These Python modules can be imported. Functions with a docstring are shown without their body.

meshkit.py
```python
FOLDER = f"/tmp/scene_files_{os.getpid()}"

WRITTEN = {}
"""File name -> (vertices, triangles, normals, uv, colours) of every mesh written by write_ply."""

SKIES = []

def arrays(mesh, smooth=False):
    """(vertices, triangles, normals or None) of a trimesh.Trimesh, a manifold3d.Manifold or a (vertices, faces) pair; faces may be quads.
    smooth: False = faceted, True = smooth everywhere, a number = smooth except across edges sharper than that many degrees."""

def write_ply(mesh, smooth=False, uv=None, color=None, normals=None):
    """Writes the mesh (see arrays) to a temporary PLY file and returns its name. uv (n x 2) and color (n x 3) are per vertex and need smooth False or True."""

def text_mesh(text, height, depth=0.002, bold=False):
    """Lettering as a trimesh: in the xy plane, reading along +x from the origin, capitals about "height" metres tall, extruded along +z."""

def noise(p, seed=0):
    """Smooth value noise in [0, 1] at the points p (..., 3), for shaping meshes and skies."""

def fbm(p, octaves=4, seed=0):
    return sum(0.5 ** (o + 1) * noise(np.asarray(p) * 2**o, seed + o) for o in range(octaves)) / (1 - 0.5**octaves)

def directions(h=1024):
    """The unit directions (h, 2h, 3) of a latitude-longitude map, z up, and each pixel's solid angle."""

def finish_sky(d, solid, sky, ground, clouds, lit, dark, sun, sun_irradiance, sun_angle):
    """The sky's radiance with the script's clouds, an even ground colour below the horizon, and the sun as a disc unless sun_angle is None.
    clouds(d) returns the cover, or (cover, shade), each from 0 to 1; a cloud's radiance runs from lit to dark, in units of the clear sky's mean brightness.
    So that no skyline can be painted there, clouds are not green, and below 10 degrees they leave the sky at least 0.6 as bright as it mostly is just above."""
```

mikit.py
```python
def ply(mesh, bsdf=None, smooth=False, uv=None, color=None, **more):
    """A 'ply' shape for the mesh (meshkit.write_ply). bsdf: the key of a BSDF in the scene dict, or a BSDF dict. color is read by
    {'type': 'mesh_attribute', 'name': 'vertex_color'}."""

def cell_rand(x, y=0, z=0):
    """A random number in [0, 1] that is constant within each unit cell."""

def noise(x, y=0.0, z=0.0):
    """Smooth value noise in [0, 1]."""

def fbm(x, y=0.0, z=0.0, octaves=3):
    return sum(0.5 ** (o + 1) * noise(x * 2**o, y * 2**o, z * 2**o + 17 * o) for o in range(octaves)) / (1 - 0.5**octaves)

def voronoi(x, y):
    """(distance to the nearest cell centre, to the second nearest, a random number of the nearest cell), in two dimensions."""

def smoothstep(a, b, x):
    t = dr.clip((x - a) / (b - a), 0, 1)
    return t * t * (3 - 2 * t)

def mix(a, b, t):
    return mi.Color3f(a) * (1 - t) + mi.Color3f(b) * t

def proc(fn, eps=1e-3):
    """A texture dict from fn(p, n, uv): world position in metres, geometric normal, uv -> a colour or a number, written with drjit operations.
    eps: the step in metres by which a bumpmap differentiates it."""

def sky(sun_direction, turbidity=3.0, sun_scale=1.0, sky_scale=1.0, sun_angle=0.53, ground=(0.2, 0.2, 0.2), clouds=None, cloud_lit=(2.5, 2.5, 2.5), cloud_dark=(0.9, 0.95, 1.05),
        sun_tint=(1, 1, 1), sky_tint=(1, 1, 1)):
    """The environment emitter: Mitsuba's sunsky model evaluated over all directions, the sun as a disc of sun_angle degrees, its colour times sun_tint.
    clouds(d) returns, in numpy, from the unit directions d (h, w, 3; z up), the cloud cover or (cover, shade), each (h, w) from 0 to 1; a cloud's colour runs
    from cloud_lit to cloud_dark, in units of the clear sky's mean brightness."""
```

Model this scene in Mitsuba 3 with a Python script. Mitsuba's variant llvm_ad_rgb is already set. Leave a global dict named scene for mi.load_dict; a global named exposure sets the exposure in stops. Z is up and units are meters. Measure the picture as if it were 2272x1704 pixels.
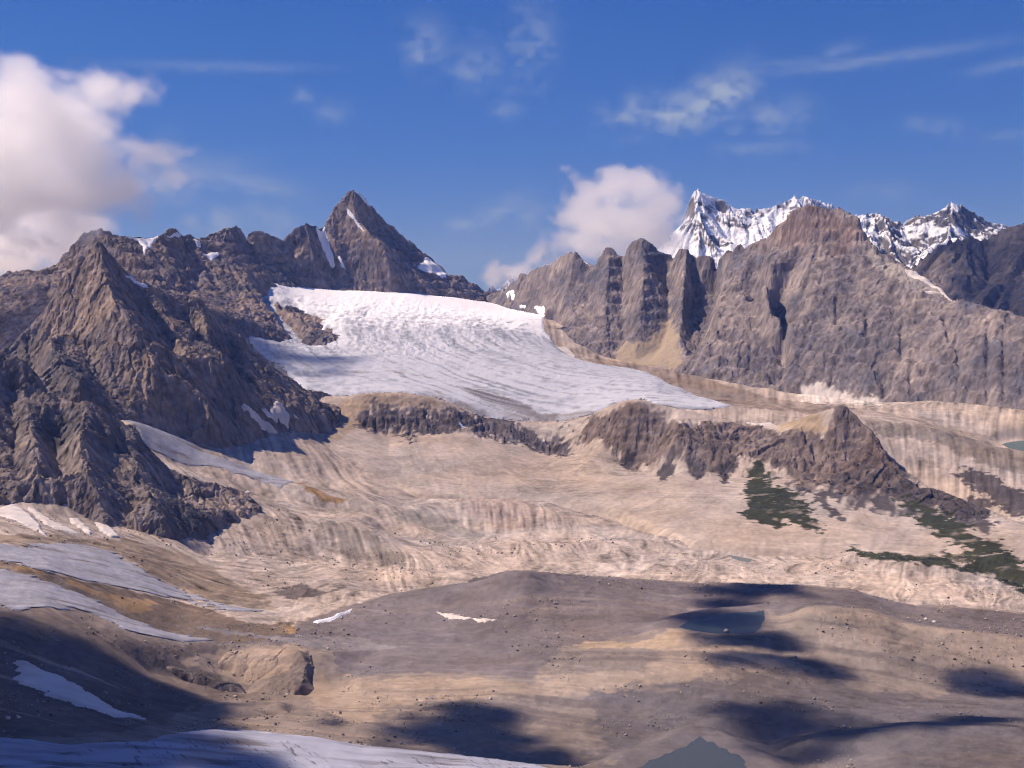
import math

import drjit as dr
import mitsuba as mi
import numpy as np
import shapely
import trimesh
from scipy.interpolate import LinearNDInterpolator, NearestNDInterpolator
from scipy.ndimage import gaussian_filter, map_coordinates
from scipy.sparse import coo_matrix
from scipy.sparse.csgraph import connected_components
from scipy.spatial import cKDTree
from shapely.geometry import Polygon

import meshkit
import mikit

T = mi.ScalarTransform4f
scene, labels = {}, {}

# ---------------------------------------------------------------- camera, daylight, exposure (metres; the eye is the origin, +y is the view)
PITCH = math.radians(-4.213)
scene["camera"] = {
    "type": "perspective", "fov": 45.01, "fov_axis": "x", "near_clip": 1.0, "far_clip": 60000.0,
    "medium": {"type": "ref", "id": "haze_air"},
    "to_world": T().look_at(origin=[0, 0, 0], target=[0, math.cos(PITCH), math.sin(PITCH)], up=[0, 0, 1]),
}
SUN = np.array([-0.64, 0.15, 0.75])
exposure = 1.9


WISPS = [
    (-13.25, 9.92, 4.18, 0.21, 1, 0.22, 0),
    (16.28, 10.09, 4.39, 0.21, 5, 0.33, 0),
    (12.42, 10.11, 2.30, 0.17, 3, 0.20, 0),
    (21.44, 9.55, 1.46, 0.21, 8, 0.26, 0),
    (14.65, 10.54, 0.84, 0.29, 15, 0.20, 1),
    (-12.55, 5.06, 2.72, 0.46, -10, 0.34, 0),
    (-10.97, 4.65, 1.25, 0.21, -9, 0.40, 0),
    (-14.30, 5.38, 2.30, 0.63, 5, 0.30, 0),
    (-15.64, 6.03, 0.73, 0.94, 0, 0.35, 1),
    (-15.67, 4.76, 1.67, 0.84, 0, 0.30, 1),
    (-3.81, 11.20, 0.94, 1.04, 20, 0.32, 1),
    (1.01, 11.61, 0.94, 1.25, 0, 0.34, 1),
    (-1.56, 10.34, 1.04, 0.94, 0, 0.28, 1),
    (0.70, 9.46, 0.73, 0.46, 0, 0.24, 1),
    (-0.12, 8.27, 0.63, 0.33, 0, 0.26, 1),
    (-9.51, 8.75, 0.54, 0.31, 0, 0.28, 1),
    (-8.01, 8.19, 0.73, 0.46, 0, 0.18, 1),
    (7.46, 8.20, 1.99, 0.71, 5, 0.80, 1),
    (9.47, 8.94, 1.57, 0.79, 28, 0.80, 1),
    (11.48, 7.81, 1.25, 0.63, 0, 0.40, 1),
    (12.65, 8.17, 1.04, 0.63, 0, 0.20, 1),
    (11.50, 6.53, 1.67, 0.29, 0, 0.22, 1),
    (18.78, 7.17, 1.25, 0.33, -8, 0.20, 1),
    (16.59, 4.54, 1.25, 0.38, 0, 0.16, 1),
    (21.69, 6.67, 1.25, 0.21, 4, 0.14, 0),
    (-2.20, 3.14, 0.71, 0.29, 0, 0.35, 1),
    (-13.36, 3.22, 1.25, 0.54, 0, 0.45, 1),
    (-10.99, 3.25, 0.94, 0.63, 0, 0.40, 1),
    (-0.33, 3.92, 1.25, 0.52, 20, 0.28, 1),
    (0.91, 3.72, 0.84, 0.52, 0, 0.25, 1),
]


def wisps(d):
    """thin high cloud: two long trails and a few torn shreds (azimuth from the view axis, elevation, in degrees)"""
    az, el = np.degrees(np.arctan2(d[..., 0], d[..., 1])), np.degrees(np.arcsin(np.clip(d[..., 2], -1, 1)))
    cover = np.zeros(az.shape)
    near = (np.abs(az) < 26) & (el > 0) & (el < 20)
    a, e = az[near], el[near]
    soft = meshkit.fbm(np.stack([a * 1.3, e * 1.9, 0 * a], -1), 5, 3)
    fine = meshkit.fbm(np.stack([a * 2.6 + 9, e * 4.5, 0 * a], -1), 4, 8)
    got = np.zeros(a.shape)
    for ca, ce, ra, re, tilt, much, torn in WISPS:
        t = math.radians(tilt)
        u, v = (a - ca) * math.cos(t) + (e - ce) * math.sin(t), (e - ce) * math.cos(t) - (a - ca) * math.sin(t)
        u, v = u + 1.6 * ra * (soft - 0.5) * torn, v + 1.2 * re * (fine - 0.5)
        body = np.exp(-(np.abs(u / ra) ** 2.4 + np.abs(v / re) ** 2.0))
        got = np.maximum(got, 1.7 * much * body * np.clip(1.5 * soft + 1.1 * fine - 0.65, 0, 1.1) if torn else 1.7 * much * body * (0.7 + 0.6 * (fine - 0.5)))
    cover[near] = got
    # a faint milky veil low down, all round the horizon
    veil = np.clip(1.0 * np.exp(-np.clip(el, 0, 90) / 3.3), 0, 0.6)
    return 1 - (1 - np.clip(cover, 0, 1)) * (1 - veil), 0.45 + 0 * cover


scene["sky"] = mikit.sky(SUN, turbidity=2.5, sun_scale=1.0, sky_scale=0.37, sky_tint=(0.20, 0.64, 1.66), sun_tint=(1.0, 1.0, 1.20), ground=(0.2, 0.18, 0.17), clouds=wisps, cloud_lit=(2.7, 3.2, 4.6), cloud_dark=(2.1, 2.6, 4.0))
scene["ground"] = {"type": "diffuse", "reflectance": {"type": "mesh_attribute", "name": "vertex_color"}}
scene["snow"] = {"type": "diffuse", "reflectance": {"type": "mesh_attribute", "name": "vertex_color"}}

# ---------------------------------------------------------------- terrain tools
def noise3(p, wave, seed=0, octaves=4, stretch=1.0):
    """fbm in [-1, 1] at points (n, 3); stretch > 1 draws the pattern out along z"""
    q = np.asarray(p, float) / wave
    if stretch != 1.0:
        q = q * np.array([1.0, 1.0, 1.0 / stretch])
    return 2.0 * meshkit.fbm(q + 31.7 * seed, octaves, seed) - 1.0


def noise2(x, y, wave, seed=0, octaves=4):
    return noise3(np.stack([x, y, 0 * x], -1), wave, seed, octaves)


def ridged(x, y, wave, seed=0, octaves=3):
    """sharp crests, in [0, 1]"""
    out, amp, total = 0.0, 1.0, 0.0
    for o in range(octaves):
        out = out + amp * (1.0 - np.abs(noise2(x, y, wave / 2.0 ** o, seed + 7 * o, 2)))
        total += amp
        amp *= 0.5
    return out / total


def step(a, b, x):
    t = np.clip((x - a) / (b - a), 0, 1)
    return t * t * (3 - 2 * t)


def dense(line, gap):
    line = np.asarray(line, float)
    out = [line[:1]]
    for a, b in zip(line[:-1], line[1:]):
        n = max(1, int(np.hypot(*(b - a)[:2]) / gap))
        out.append(a + (b - a) * (np.arange(1, n + 1) / n)[:, None])
    return np.vstack(out)


def surface(lines, gap=12.0):
    """triangulated survey: break lines (world metres) -> height function"""
    pts = np.vstack([dense(l, gap) for l in lines])
    keep = np.unique(np.round(pts[:, :2] / 2.0), axis=0, return_index=True)[1]
    return LinearNDInterpolator(pts[keep, :2], pts[keep, 2])


def drainage(z, seed, cell=1.0):
    """how much ground drains through each cell of a height grid"""
    h, w = z.shape
    rng = np.random.default_rng(seed)
    filled = np.where(np.isfinite(z), z, 1e6)
    pad = np.pad(filled, 1, mode="edge")
    best, drop = np.full(z.shape, -1), np.zeros(z.shape)
    index = np.arange(h * w).reshape(h, w)
    for dy in (-1, 0, 1):
        for dx in (-1, 0, 1):
            if dy or dx:
                d = (filled - pad[1 + dy:1 + dy + h, 1 + dx:1 + dx + w]) / math.hypot(dx, dy)
                d = d * (0.6 + 0.8 * rng.random(z.shape))
                jj, ii = np.clip(np.arange(h)[:, None] + dy, 0, h - 1), np.clip(np.arange(w)[None] + dx, 0, w - 1)
                better = d > drop
                best, drop = np.where(better, index[jj, ii], best), np.where(better, d, drop)
    acc, to = [1.0] * (h * w), best.ravel().tolist()
    for i in np.argsort(-filled.ravel(), kind="stable").tolist():
        j = to[i]
        if j >= 0:
            acc[j] += acc[i]
    return np.array(acc).reshape(h, w)


def facets(x, y, size, seed):
    """broken rock: blocks with flat tops tilted at random, stepping from one to the next; about [-1, 1]"""
    rng = np.random.default_rng(seed)
    x0, y0, x1, y1 = x.min() - size, y.min() - size, x.max() + size, y.max() + size
    gx, gy = np.meshgrid(np.arange(x0, x1 + size, size), np.arange(y0, y1 + size, size))
    c = np.stack([gx.ravel(), gy.ravel()], -1) + rng.uniform(-0.5, 0.5, (gx.size, 2)) * size
    tilt, lift = rng.normal(0, 0.8, c.shape), rng.uniform(-0.5, 0.5, len(c))
    q = np.stack([(x + 0.25 * size * noise2(x, y, size * 0.8, seed, 2)).ravel(), (y + 0.25 * size * noise2(x, y, size * 0.8, seed + 1, 2)).ravel()], -1)
    i = cKDTree(c).query(q)[1]
    return (np.einsum("ij,ij->i", q - c[i], tilt[i]) / size + lift[i]).reshape(x.shape)


def fall_streaks(z, seed, blur=3.0, doublings=5, reach=1.0, width=0.6):
    """a grain drawn out along the fall line of a height grid, as stones roll and water runs"""
    rng = np.random.default_rng(seed)
    z = np.where(np.isfinite(z), z, np.nanmin(z))
    gy, gx = np.gradient(gaussian_filter(z, blur))
    n = np.maximum(np.hypot(gx, gy), 1e-6)
    gx, gy = -gx / n, -gy / n
    s = gaussian_filter(rng.normal(size=z.shape), width)
    jj, ii = np.indices(z.shape).astype(float)
    for k in range(doublings):
        s = 0.5 * (s + map_coordinates(s, [jj + gy * reach * 2 ** k, ii + gx * reach * 2 ** k], order=1, mode="nearest"))
    return s / s.std()


class Poly:
    """a mapped outline in plan; dist() is negative inside"""

    def __init__(self, ring):
        self.ring = np.asarray(ring, float)
        self.tree = None


    def dist(self, x, y, reach=60.0):
        shape = x.shape
        q = np.stack([x.ravel(), y.ravel()], -1)
        out = np.full(len(q), reach)
        lo, hi = self.ring.min(0) - reach, self.ring.max(0) + reach
        near = np.nonzero(((q >= lo) & (q <= hi)).all(1))[0]
        if len(near):
            if self.tree is None:
                self.tree = cKDTree(dense(np.vstack([self.ring, self.ring[:1]]), 1.0))
                self.area = shapely.make_valid(Polygon(self.ring))
                shapely.prepare(self.area)
            d = np.minimum(self.tree.query(q[near])[0], reach)
            out[near] = np.where(shapely.contains_xy(self.area, q[near, 0], q[near, 1]), -d, d)
        return out.reshape(shape)


    def edge(self, x, y):
        """distance to the open line"""
        q = np.stack([x.ravel(), y.ravel()], -1)
        d = np.full(len(q), 1e9)
        for s, e in zip(self.ring[:-1], self.ring[1:]):
            v = e - s
            t = np.clip(((q - s) @ v) / max(v @ v, 1e-9), 0, 1)
            d = np.minimum(d, np.hypot(*(q - s - t[:, None] * v).T))
        return d.reshape(x.shape)


class Land:
    """a height grid: node (j, i) stands at X[j, i], Y[j, i] and is Z[j, i] high"""

    def __init__(self, X, Y, Z):
        self.X, self.Y, self.Z = X, Y, Z

    def mesh(self, mask=None, P=None):
        """grid -> (vertices, triangles, kept node numbers)"""
        h, w = self.Z.shape
        P = np.stack([self.X, self.Y, self.Z], -1) if P is None else P
        ok = np.isfinite(self.Z) if mask is None else np.isfinite(self.Z) & mask
        n = np.arange(h * w).reshape(h, w)
        q = ok[:-1, :-1] & ok[1:, :-1] & ok[:-1, 1:] & ok[1:, 1:]
        a, b, c, d = n[:-1, :-1][q], n[:-1, 1:][q], n[1:, 1:][q], n[1:, :-1][q]
        # split every quad along its flatter diagonal
        zf = P.reshape(-1, 3)[:, 2]
        flat = np.abs(zf[a] - zf[c]) < np.abs(zf[b] - zf[d])
        f = np.vstack([np.where(flat[:, None], np.stack([a, b, c], -1), np.stack([a, b, d], -1)),
                       np.where(flat[:, None], np.stack([a, c, d], -1), np.stack([b, c, d], -1))])
        used = np.unique(f)
        back = np.zeros(h * w, int)
        back[used] = np.arange(len(used))
        return P.reshape(-1, 3)[used], back[f], used


def box_grid(x0, x1, y0, y1, cell):
    return np.meshgrid(np.arange(x0, x1 + cell, cell), np.arange(y0, y1 + cell, cell))


def blurred(z, sigma):
    ok = np.isfinite(z)
    a, b = gaussian_filter(np.where(ok, z, 0.0), sigma), gaussian_filter(ok.astype(float), sigma)
    return np.where(ok, a / np.maximum(b, 1e-6), np.nan)


def slope_normals(land, P=None):
    P = np.stack([land.X, land.Y, np.where(np.isfinite(land.Z), land.Z, 0)], -1) if P is None else P
    du, dv = np.gradient(P, axis=1), np.gradient(P, axis=0)
    n = np.cross(du, dv)
    return n / np.maximum(np.linalg.norm(n, axis=-1, keepdims=True), 1e-9)


def lerp(a, b, t):
    return np.asarray(a) * (1 - t[..., None]) + np.asarray(b) * t[..., None]


def tone(*rgb):
    return np.array(rgb, float)


def add(key, mesh, colour=None, bsdf="ground", smooth=True, **label):
    v, f = mesh
    scene[key] = mikit.ply((v, f), bsdf, smooth=smooth, color=colour)
    if label:
        labels[key] = label

# ---------------------------------------------------------------- the survey: break lines and outlines in plan, world metres
LINES = {
    "pyramid_mountain": [
        [(-1531, 3020, 43.8), (-1346, 3100, 49.4), (-1262, 3170, 55.1), (-1203, 3230, 70.2), (-1169, 3270, 115.9), (-1149, 3290, 152.2), (-1133, 3300, 168.1), (-1102, 3310, 173.4), (-1063, 3350, 159.8), (-1008, 3400, 148.7), (-972, 3450, 162.1), (-965, 3470, 178.1), (-949, 3480, 182.3), (-932, 3520, 176.8), (-916, 3600, 154.9), (-888, 3680, 172.9), (-859, 3720, 196.2), (-844, 3735, 199.7), (-831, 3750, 210.0), (-812, 3780, 204.8), (-787, 3800, 199.1), (-749, 3860, 178.6), (-721, 3900, 167.8), (-694, 3920, 199.7), (-671, 3935, 214.7), (-652, 3950, 224.0), (-624, 4000, 209.6), (-608, 4020, 207.7), (-593, 4040, 248.0), (-580, 4060, 281.3), (-552, 4085, 316.8), (-523, 4100, 347.3), (-496, 4110, 327.5), (-461, 4130, 289.1), (-431, 4150, 248.8), (-391, 4160, 215.0), (-344, 4180, 172.3), (-301, 4190, 134.9), (-274, 4200, 118.6), (-231, 4220, 84.1), (-213, 4230, 69.0), (-173, 4260, 55.6), (-129, 4300, 28.1), (-96, 4330, 7.9), (-68, 4350, 4.7), (-41, 4370, 7.9), (38, 4420, 48.1)],
        [(-1276, 2500, -191.5), (-1099, 2650, -144.8), (-887, 2750, -70.0), (-763, 2850, -41.4), (-668, 3000, -67.6), (-637, 3020, -71.3), (-609, 3040, -98.4), (-563, 3070, -121.7), (-506, 3090, -142.8), (-476, 3110, -152.8), (-448, 3140, -142.8), (-448, 3180, -116.8), (-486, 3230, -102.2), (-522, 3270, -97.5), (-550, 3280, -108.5), (-568, 3290, -108.9), (-609, 3400, -63.0), (-668, 3500, -19.1), (-703, 3560, -0.0), (-718, 3600, 37.8), (-686, 3650, 18.5), (-665, 3730, 27.0), (-619, 3840, 19.5), (-569, 3870, 12.6), (-544, 3880, 22.5), (-509, 3885, 15.5), (-465, 3890, 15.5), (-425, 3900, 4.2), (-384, 3905, 8.5), (-354, 3910, -0.0), (-335, 3925, 7.1), (-295, 3945, 4.3), (-259, 3965, -8.6), (-191, 4040, -5.9), (-129, 4130, -18.0), (-55, 4230, -46.1), (68, 4300, -46.8)],
        [(-1276, 2410, -266.5), (-887, 2660, -145.0), (-668, 2910, -142.6), (-609, 2950, -173.4), (-506, 3000, -217.8), (-448, 3050, -217.8), (-486, 3140, -177.2), (-550, 3190, -183.5), (-609, 3310, -138.0), (-703, 3470, -75.0), (-686, 3560, -56.5), (-619, 3750, -55.5), (-544, 3790, -52.5), (-465, 3800, -59.5), (-384, 3815, -66.5), (-335, 3835, -67.9), (-259, 3875, -83.6), (-129, 4040, -93.0), (68, 4210, -121.8)],
        [(-1531, 3340, -286.2), (-1262, 3490, -274.9), (-1169, 3590, -214.1), (-1133, 3620, -161.9), (-1063, 3670, -170.2), (-972, 3770, -167.9), (-949, 3800, -147.7), (-916, 3920, -175.1), (-859, 4040, -133.8), (-831, 4070, -120.0), (-787, 4120, -130.9), (-721, 4220, -162.2), (-671, 4255, -115.3), (-624, 4320, -120.4), (-593, 4360, -82.0), (-552, 4405, -13.2), (-496, 4430, -2.5), (-431, 4470, -81.2), (-344, 4500, -157.7), (-274, 4520, -211.4), (-213, 4550, -261.0), (-129, 4620, -301.9), (-68, 4670, -325.3), (38, 4740, -281.9)],
        [(-965, 3455, 151.2), (-929, 3350, 83.7), (-887, 3230, 12.9), (-803, 3000, -32.7)],
        [(-935, 3530, 153.2), (-890, 3450, 62.5), (-842, 3330, -0.0)],
        [(-867, 3720, 193.6), (-836, 3620, 128.3), (-759, 3520, 59.9), (-705, 3440, 12.5), (-647, 3320, -48.2), (-582, 3220, -99.5), (-475, 3135, -125.5)],
        [(-812, 3790, 150.8), (-751, 3690, 80.2)],
        [(-599, 3385, -61.5), (-553, 3270, -92.7), (-510, 3175, -115.5), (-473, 3135, -127.7)],
        [(-652, 3950, 224.0), (-632, 3890, 126.7), (-626, 3870, 70.1)],
        [(-690, 3900, 127.0), (-664, 3800, 55.1)],
        [(-608, 4020, 204.8), (-603, 4000, 162.0), (-580, 3965, 107.7), (-566, 3945, 71.5), (-552, 3915, 35.5)],
        [(-599, 4020, 222.2), (-577, 3975, 171.0), (-548, 3935, 98.3), (-526, 3905, 42.5)],
        [(-523, 4100, 344.4), (-507, 4040, 264.0), (-476, 4000, 203.8), (-415, 3960, 160.4), (-386, 3930, 92.5), (-378, 3915, 42.6)],
        [(-438, 4120, 223.3), (-381, 4110, 163.5), (-331, 4040, 87.8)],
        [(-529, 3990, 158.7), (-481, 3950, 85.8)],
    ],
    "craggy_peak": [
        [(-1020, 2000, -145.9), (-925, 2050, -119.5), (-862, 2080, -96.1), (-834, 2100, -77.9), (-818, 2110, -75.2), (-806, 2140, -25.6), (-795, 2150, -5.5), (-785, 2165, 31.4), (-771, 2175, 44.1), (-751, 2185, 67.2), (-741, 2195, 83.4), (-733, 2200, 92.3), (-724, 2210, 79.9), (-704, 2235, 52.6), (-685, 2255, 24.5), (-669, 2270, 10.7), (-644, 2290, 1.7), (-616, 2320, -8.4), (-590, 2350, -8.5), (-563, 2375, -38.8), (-538, 2400, -72.4), (-520, 2415, -92.2), (-507, 2430, -118.5), (-479, 2450, -142.8), (-457, 2470, -159.3), (-417, 2500, -194.3), (-354, 2520, -214.3)],
        [(-922, 1800, -230.7), (-758, 1820, -199.7), (-668, 1850, -189.3), (-606, 1890, -186.4), (-583, 1930, -193.9), (-553, 1950, -219.7), (-508, 1975, -249.5), (-459, 2030, -260.2), (-445, 2110, -239.2), (-428, 2180, -223.1), (-410, 2260, -206.3), (-373, 2340, -226.5), (-337, 2400, -245.6)],
        [(-922, 1680, -320.7), (-668, 1730, -279.3), (-583, 1810, -283.9), (-508, 1855, -339.5), (-445, 1990, -329.2), (-410, 2140, -296.3), (-337, 2280, -335.6)],
        [(-1020, 2260, -415.9), (-862, 2340, -366.1), (-818, 2370, -345.2), (-795, 2410, -275.5), (-771, 2435, -225.9), (-741, 2455, -186.6), (-724, 2470, -190.1), (-685, 2515, -245.5), (-644, 2550, -268.3), (-590, 2610, -278.5), (-538, 2660, -342.4), (-507, 2690, -388.5), (-457, 2730, -429.3), (-354, 2780, -484.3)],
        [(-726, 2200, 87.5), (-710, 2160, 39.1), (-692, 2130, 10.8), (-663, 2085, -30.3), (-629, 2065, -57.0), (-599, 2040, -89.1), (-582, 2015, -117.4)],
        [(-706, 2240, 38.1), (-673, 2215, -8.0), (-638, 2190, -57.3), (-608, 2180, -75.3), (-573, 2120, -115.8)],
        [(-644, 2285, -1.7), (-628, 2230, -24.3), (-614, 2195, -51.8), (-594, 2170, -75.0), (-546, 2090, -114.2)],
        [(-621, 2320, -12.6), (-609, 2290, -41.6), (-573, 2260, -82.2)],
        [(-590, 2350, -10.2), (-565, 2280, -49.7), (-539, 2220, -88.8), (-501, 2160, -118.0)],
        [(-566, 2390, -60.8), (-536, 2330, -110.3), (-502, 2230, -154.5)],
        [(-538, 2400, -74.2), (-504, 2320, -126.7), (-471, 2240, -163.4), (-451, 2180, -191.0)],
        [(-774, 2160, 7.8), (-735, 2100, -53.4), (-704, 2040, -104.0), (-666, 1980, -137.2)],
        [(-770, 2040, -81.6), (-711, 1950, -106.5), (-657, 1880, -137.1)],
        [(-820, 2090, -98.9), (-768, 2010, -139.2)],
        [(-618, 2000, -131.2), (-578, 1960, -164.5)],
        [(-529, 2080, -151.7), (-490, 2010, -190.9)],
    ],
    "rocky_spur": [
        [(-838, 1650, -30.0), (-744, 1680, -55.0), (-704, 1700, -80.4), (-686, 1700, -86.7), (-671, 1700, -91.6), (-654, 1695, -114.3), (-637, 1690, -134.4), (-623, 1685, -142.7), (-609, 1680, -142.9), (-591, 1672, -146.5), (-575, 1670, -142.0), (-565, 1668, -153.5), (-553, 1670, -157.4), (-545, 1680, -165.7), (-534, 1685, -169.3), (-524, 1690, -181.7), (-517, 1690, -179.2), (-507, 1690, -207.2), (-490, 1690, -222.8), (-480, 1690, -236.0), (-462, 1690, -251.6), (-446, 1695, -256.1), (-435, 1700, -259.4), (-417, 1705, -262.7), (-400, 1710, -267.3), (-383, 1718, -273.6), (-374, 1720, -279.1), (-364, 1720, -291.8)],
        [(-719, 1400, -231.3), (-641, 1410, -235.6), (-602, 1440, -242.2), (-578, 1460, -246.6), (-533, 1475, -263.4), (-490, 1485, -271.3), (-455, 1485, -281.8), (-423, 1480, -294.1), (-404, 1500, -298.1), (-403, 1540, -294.6), (-402, 1570, -288.6), (-384, 1640, -292.3), (-364, 1660, -292.8), (-346, 1690, -298.1)],
        [(-719, 1310, -301.3), (-602, 1350, -312.2), (-533, 1385, -333.4), (-455, 1395, -351.8), (-404, 1410, -368.1), (-402, 1480, -358.6), (-364, 1570, -362.8)],
        [(-838, 1850, -220.0), (-704, 1900, -270.4), (-671, 1900, -281.6), (-637, 1890, -324.4), (-609, 1880, -332.9), (-575, 1870, -332.0), (-553, 1870, -347.4), (-534, 1885, -359.3), (-517, 1890, -369.2), (-490, 1890, -412.8), (-462, 1890, -441.6), (-435, 1900, -449.4), (-400, 1910, -457.3), (-374, 1920, -469.1)],
        [(-646, 1640, -149.7), (-607, 1560, -188.4), (-573, 1490, -224.0)],
        [(-685, 1680, -122.5), (-652, 1610, -176.6), (-619, 1530, -218.7)],
        [(-607, 1665, -158.1), (-600, 1610, -206.3), (-560, 1530, -241.4)],
        [(-570, 1665, -152.0), (-560, 1590, -180.3), (-525, 1510, -221.5), (-493, 1480, -255.5)],
        [(-530, 1640, -201.1), (-520, 1580, -231.7), (-476, 1530, -264.2)],
        [(-538, 1680, -199.8), (-503, 1640, -216.2), (-477, 1590, -239.1), (-442, 1520, -256.8), (-426, 1490, -273.9)],
        [(-463, 1690, -263.5), (-456, 1640, -277.0)],
        [(-416, 1700, -271.4), (-407, 1660, -283.5)],
    ],
    "cliff_massif": [
        [(-119, 4330, -15.7), (-66, 4250, -0.0), (-24, 4150, 15.0), (13, 4080, 42.9), (29, 4050, 69.0), (49, 4020, 59.7), (69, 3990, 80.9), (114, 3900, 91.8), (158, 3820, 117.5), (191, 3750, 133.0), (207, 3740, 112.3), (241, 3720, 84.9), (256, 3700, 96.4), (267, 3690, 132.2), (279, 3685, 137.3), (289, 3680, 137.1), (310, 3670, 124.8), (328, 3670, 107.6), (335, 3630, 137.9), (347, 3620, 155.8), (374, 3600, 169.2), (397, 3590, 151.9), (424, 3580, 128.2), (446, 3570, 116.3), (465, 3560, 106.9), (473, 3530, 126.4), (492, 3500, 132.9), (514, 3490, 123.7), (540, 3480, 104.5), (571, 3450, 122.3), (590, 3430, 125.3), (607, 3420, 118.8), (624, 3390, 139.8), (649, 3360, 155.5), (682, 3310, 179.4), (714, 3270, 207.8), (731, 3250, 231.0), (749, 3240, 228.0), (772, 3230, 234.2), (814, 3210, 222.4), (841, 3200, 227.5), (850, 3190, 218.7), (879, 3170, 200.3), (883, 3150, 170.7), (892, 3140, 153.2), (907, 3120, 127.5), (938, 3070, 93.3), (968, 3010, 64.3), (995, 2950, 35.3), (1010, 2900, 12.6), (1022, 2860, -10.4), (1042, 2820, -10.2), (1057, 2780, -24.2), (1108, 2680, -45.7), (1170, 2540, -73.9), (1236, 2380, -103.9)],
        [(-114, 4150, -75.4), (-64, 4100, -62.5), (5, 3980, -57.8), (55, 3900, -66.6), (102, 3800, -52.4), (94, 3700, -78.0), (105, 3560, -117.8), (124, 3450, -149.4), (180, 3390, -165.4), (220, 3370, -161.9), (274, 3330, -172.2), (359, 3240, -184.1), (434, 3120, -193.3), (473, 3060, -209.7), (527, 3000, -229.8), (594, 2940, -240.3), (630, 2890, -251.1), (670, 2860, -253.7), (700, 2850, -239.2), (742, 2820, -236.7), (780, 2770, -242.7), (830, 2730, -239.2), (867, 2700, -228.6), (907, 2670, -224.1), (946, 2620, -223.8), (988, 2550, -228.1), (1031, 2480, -232.8), (1093, 2360, -238.9), (1169, 2240, -241.6)],
        [(-114, 4070, -165.4), (5, 3900, -147.8), (102, 3720, -142.4), (105, 3480, -207.8), (180, 3310, -255.4), (274, 3250, -262.2), (434, 3040, -283.3), (527, 2920, -319.8), (630, 2810, -341.1), (700, 2770, -329.2), (780, 2690, -332.7), (867, 2620, -318.6), (946, 2540, -313.8), (1031, 2400, -322.8), (1169, 2160, -331.6)],
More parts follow.
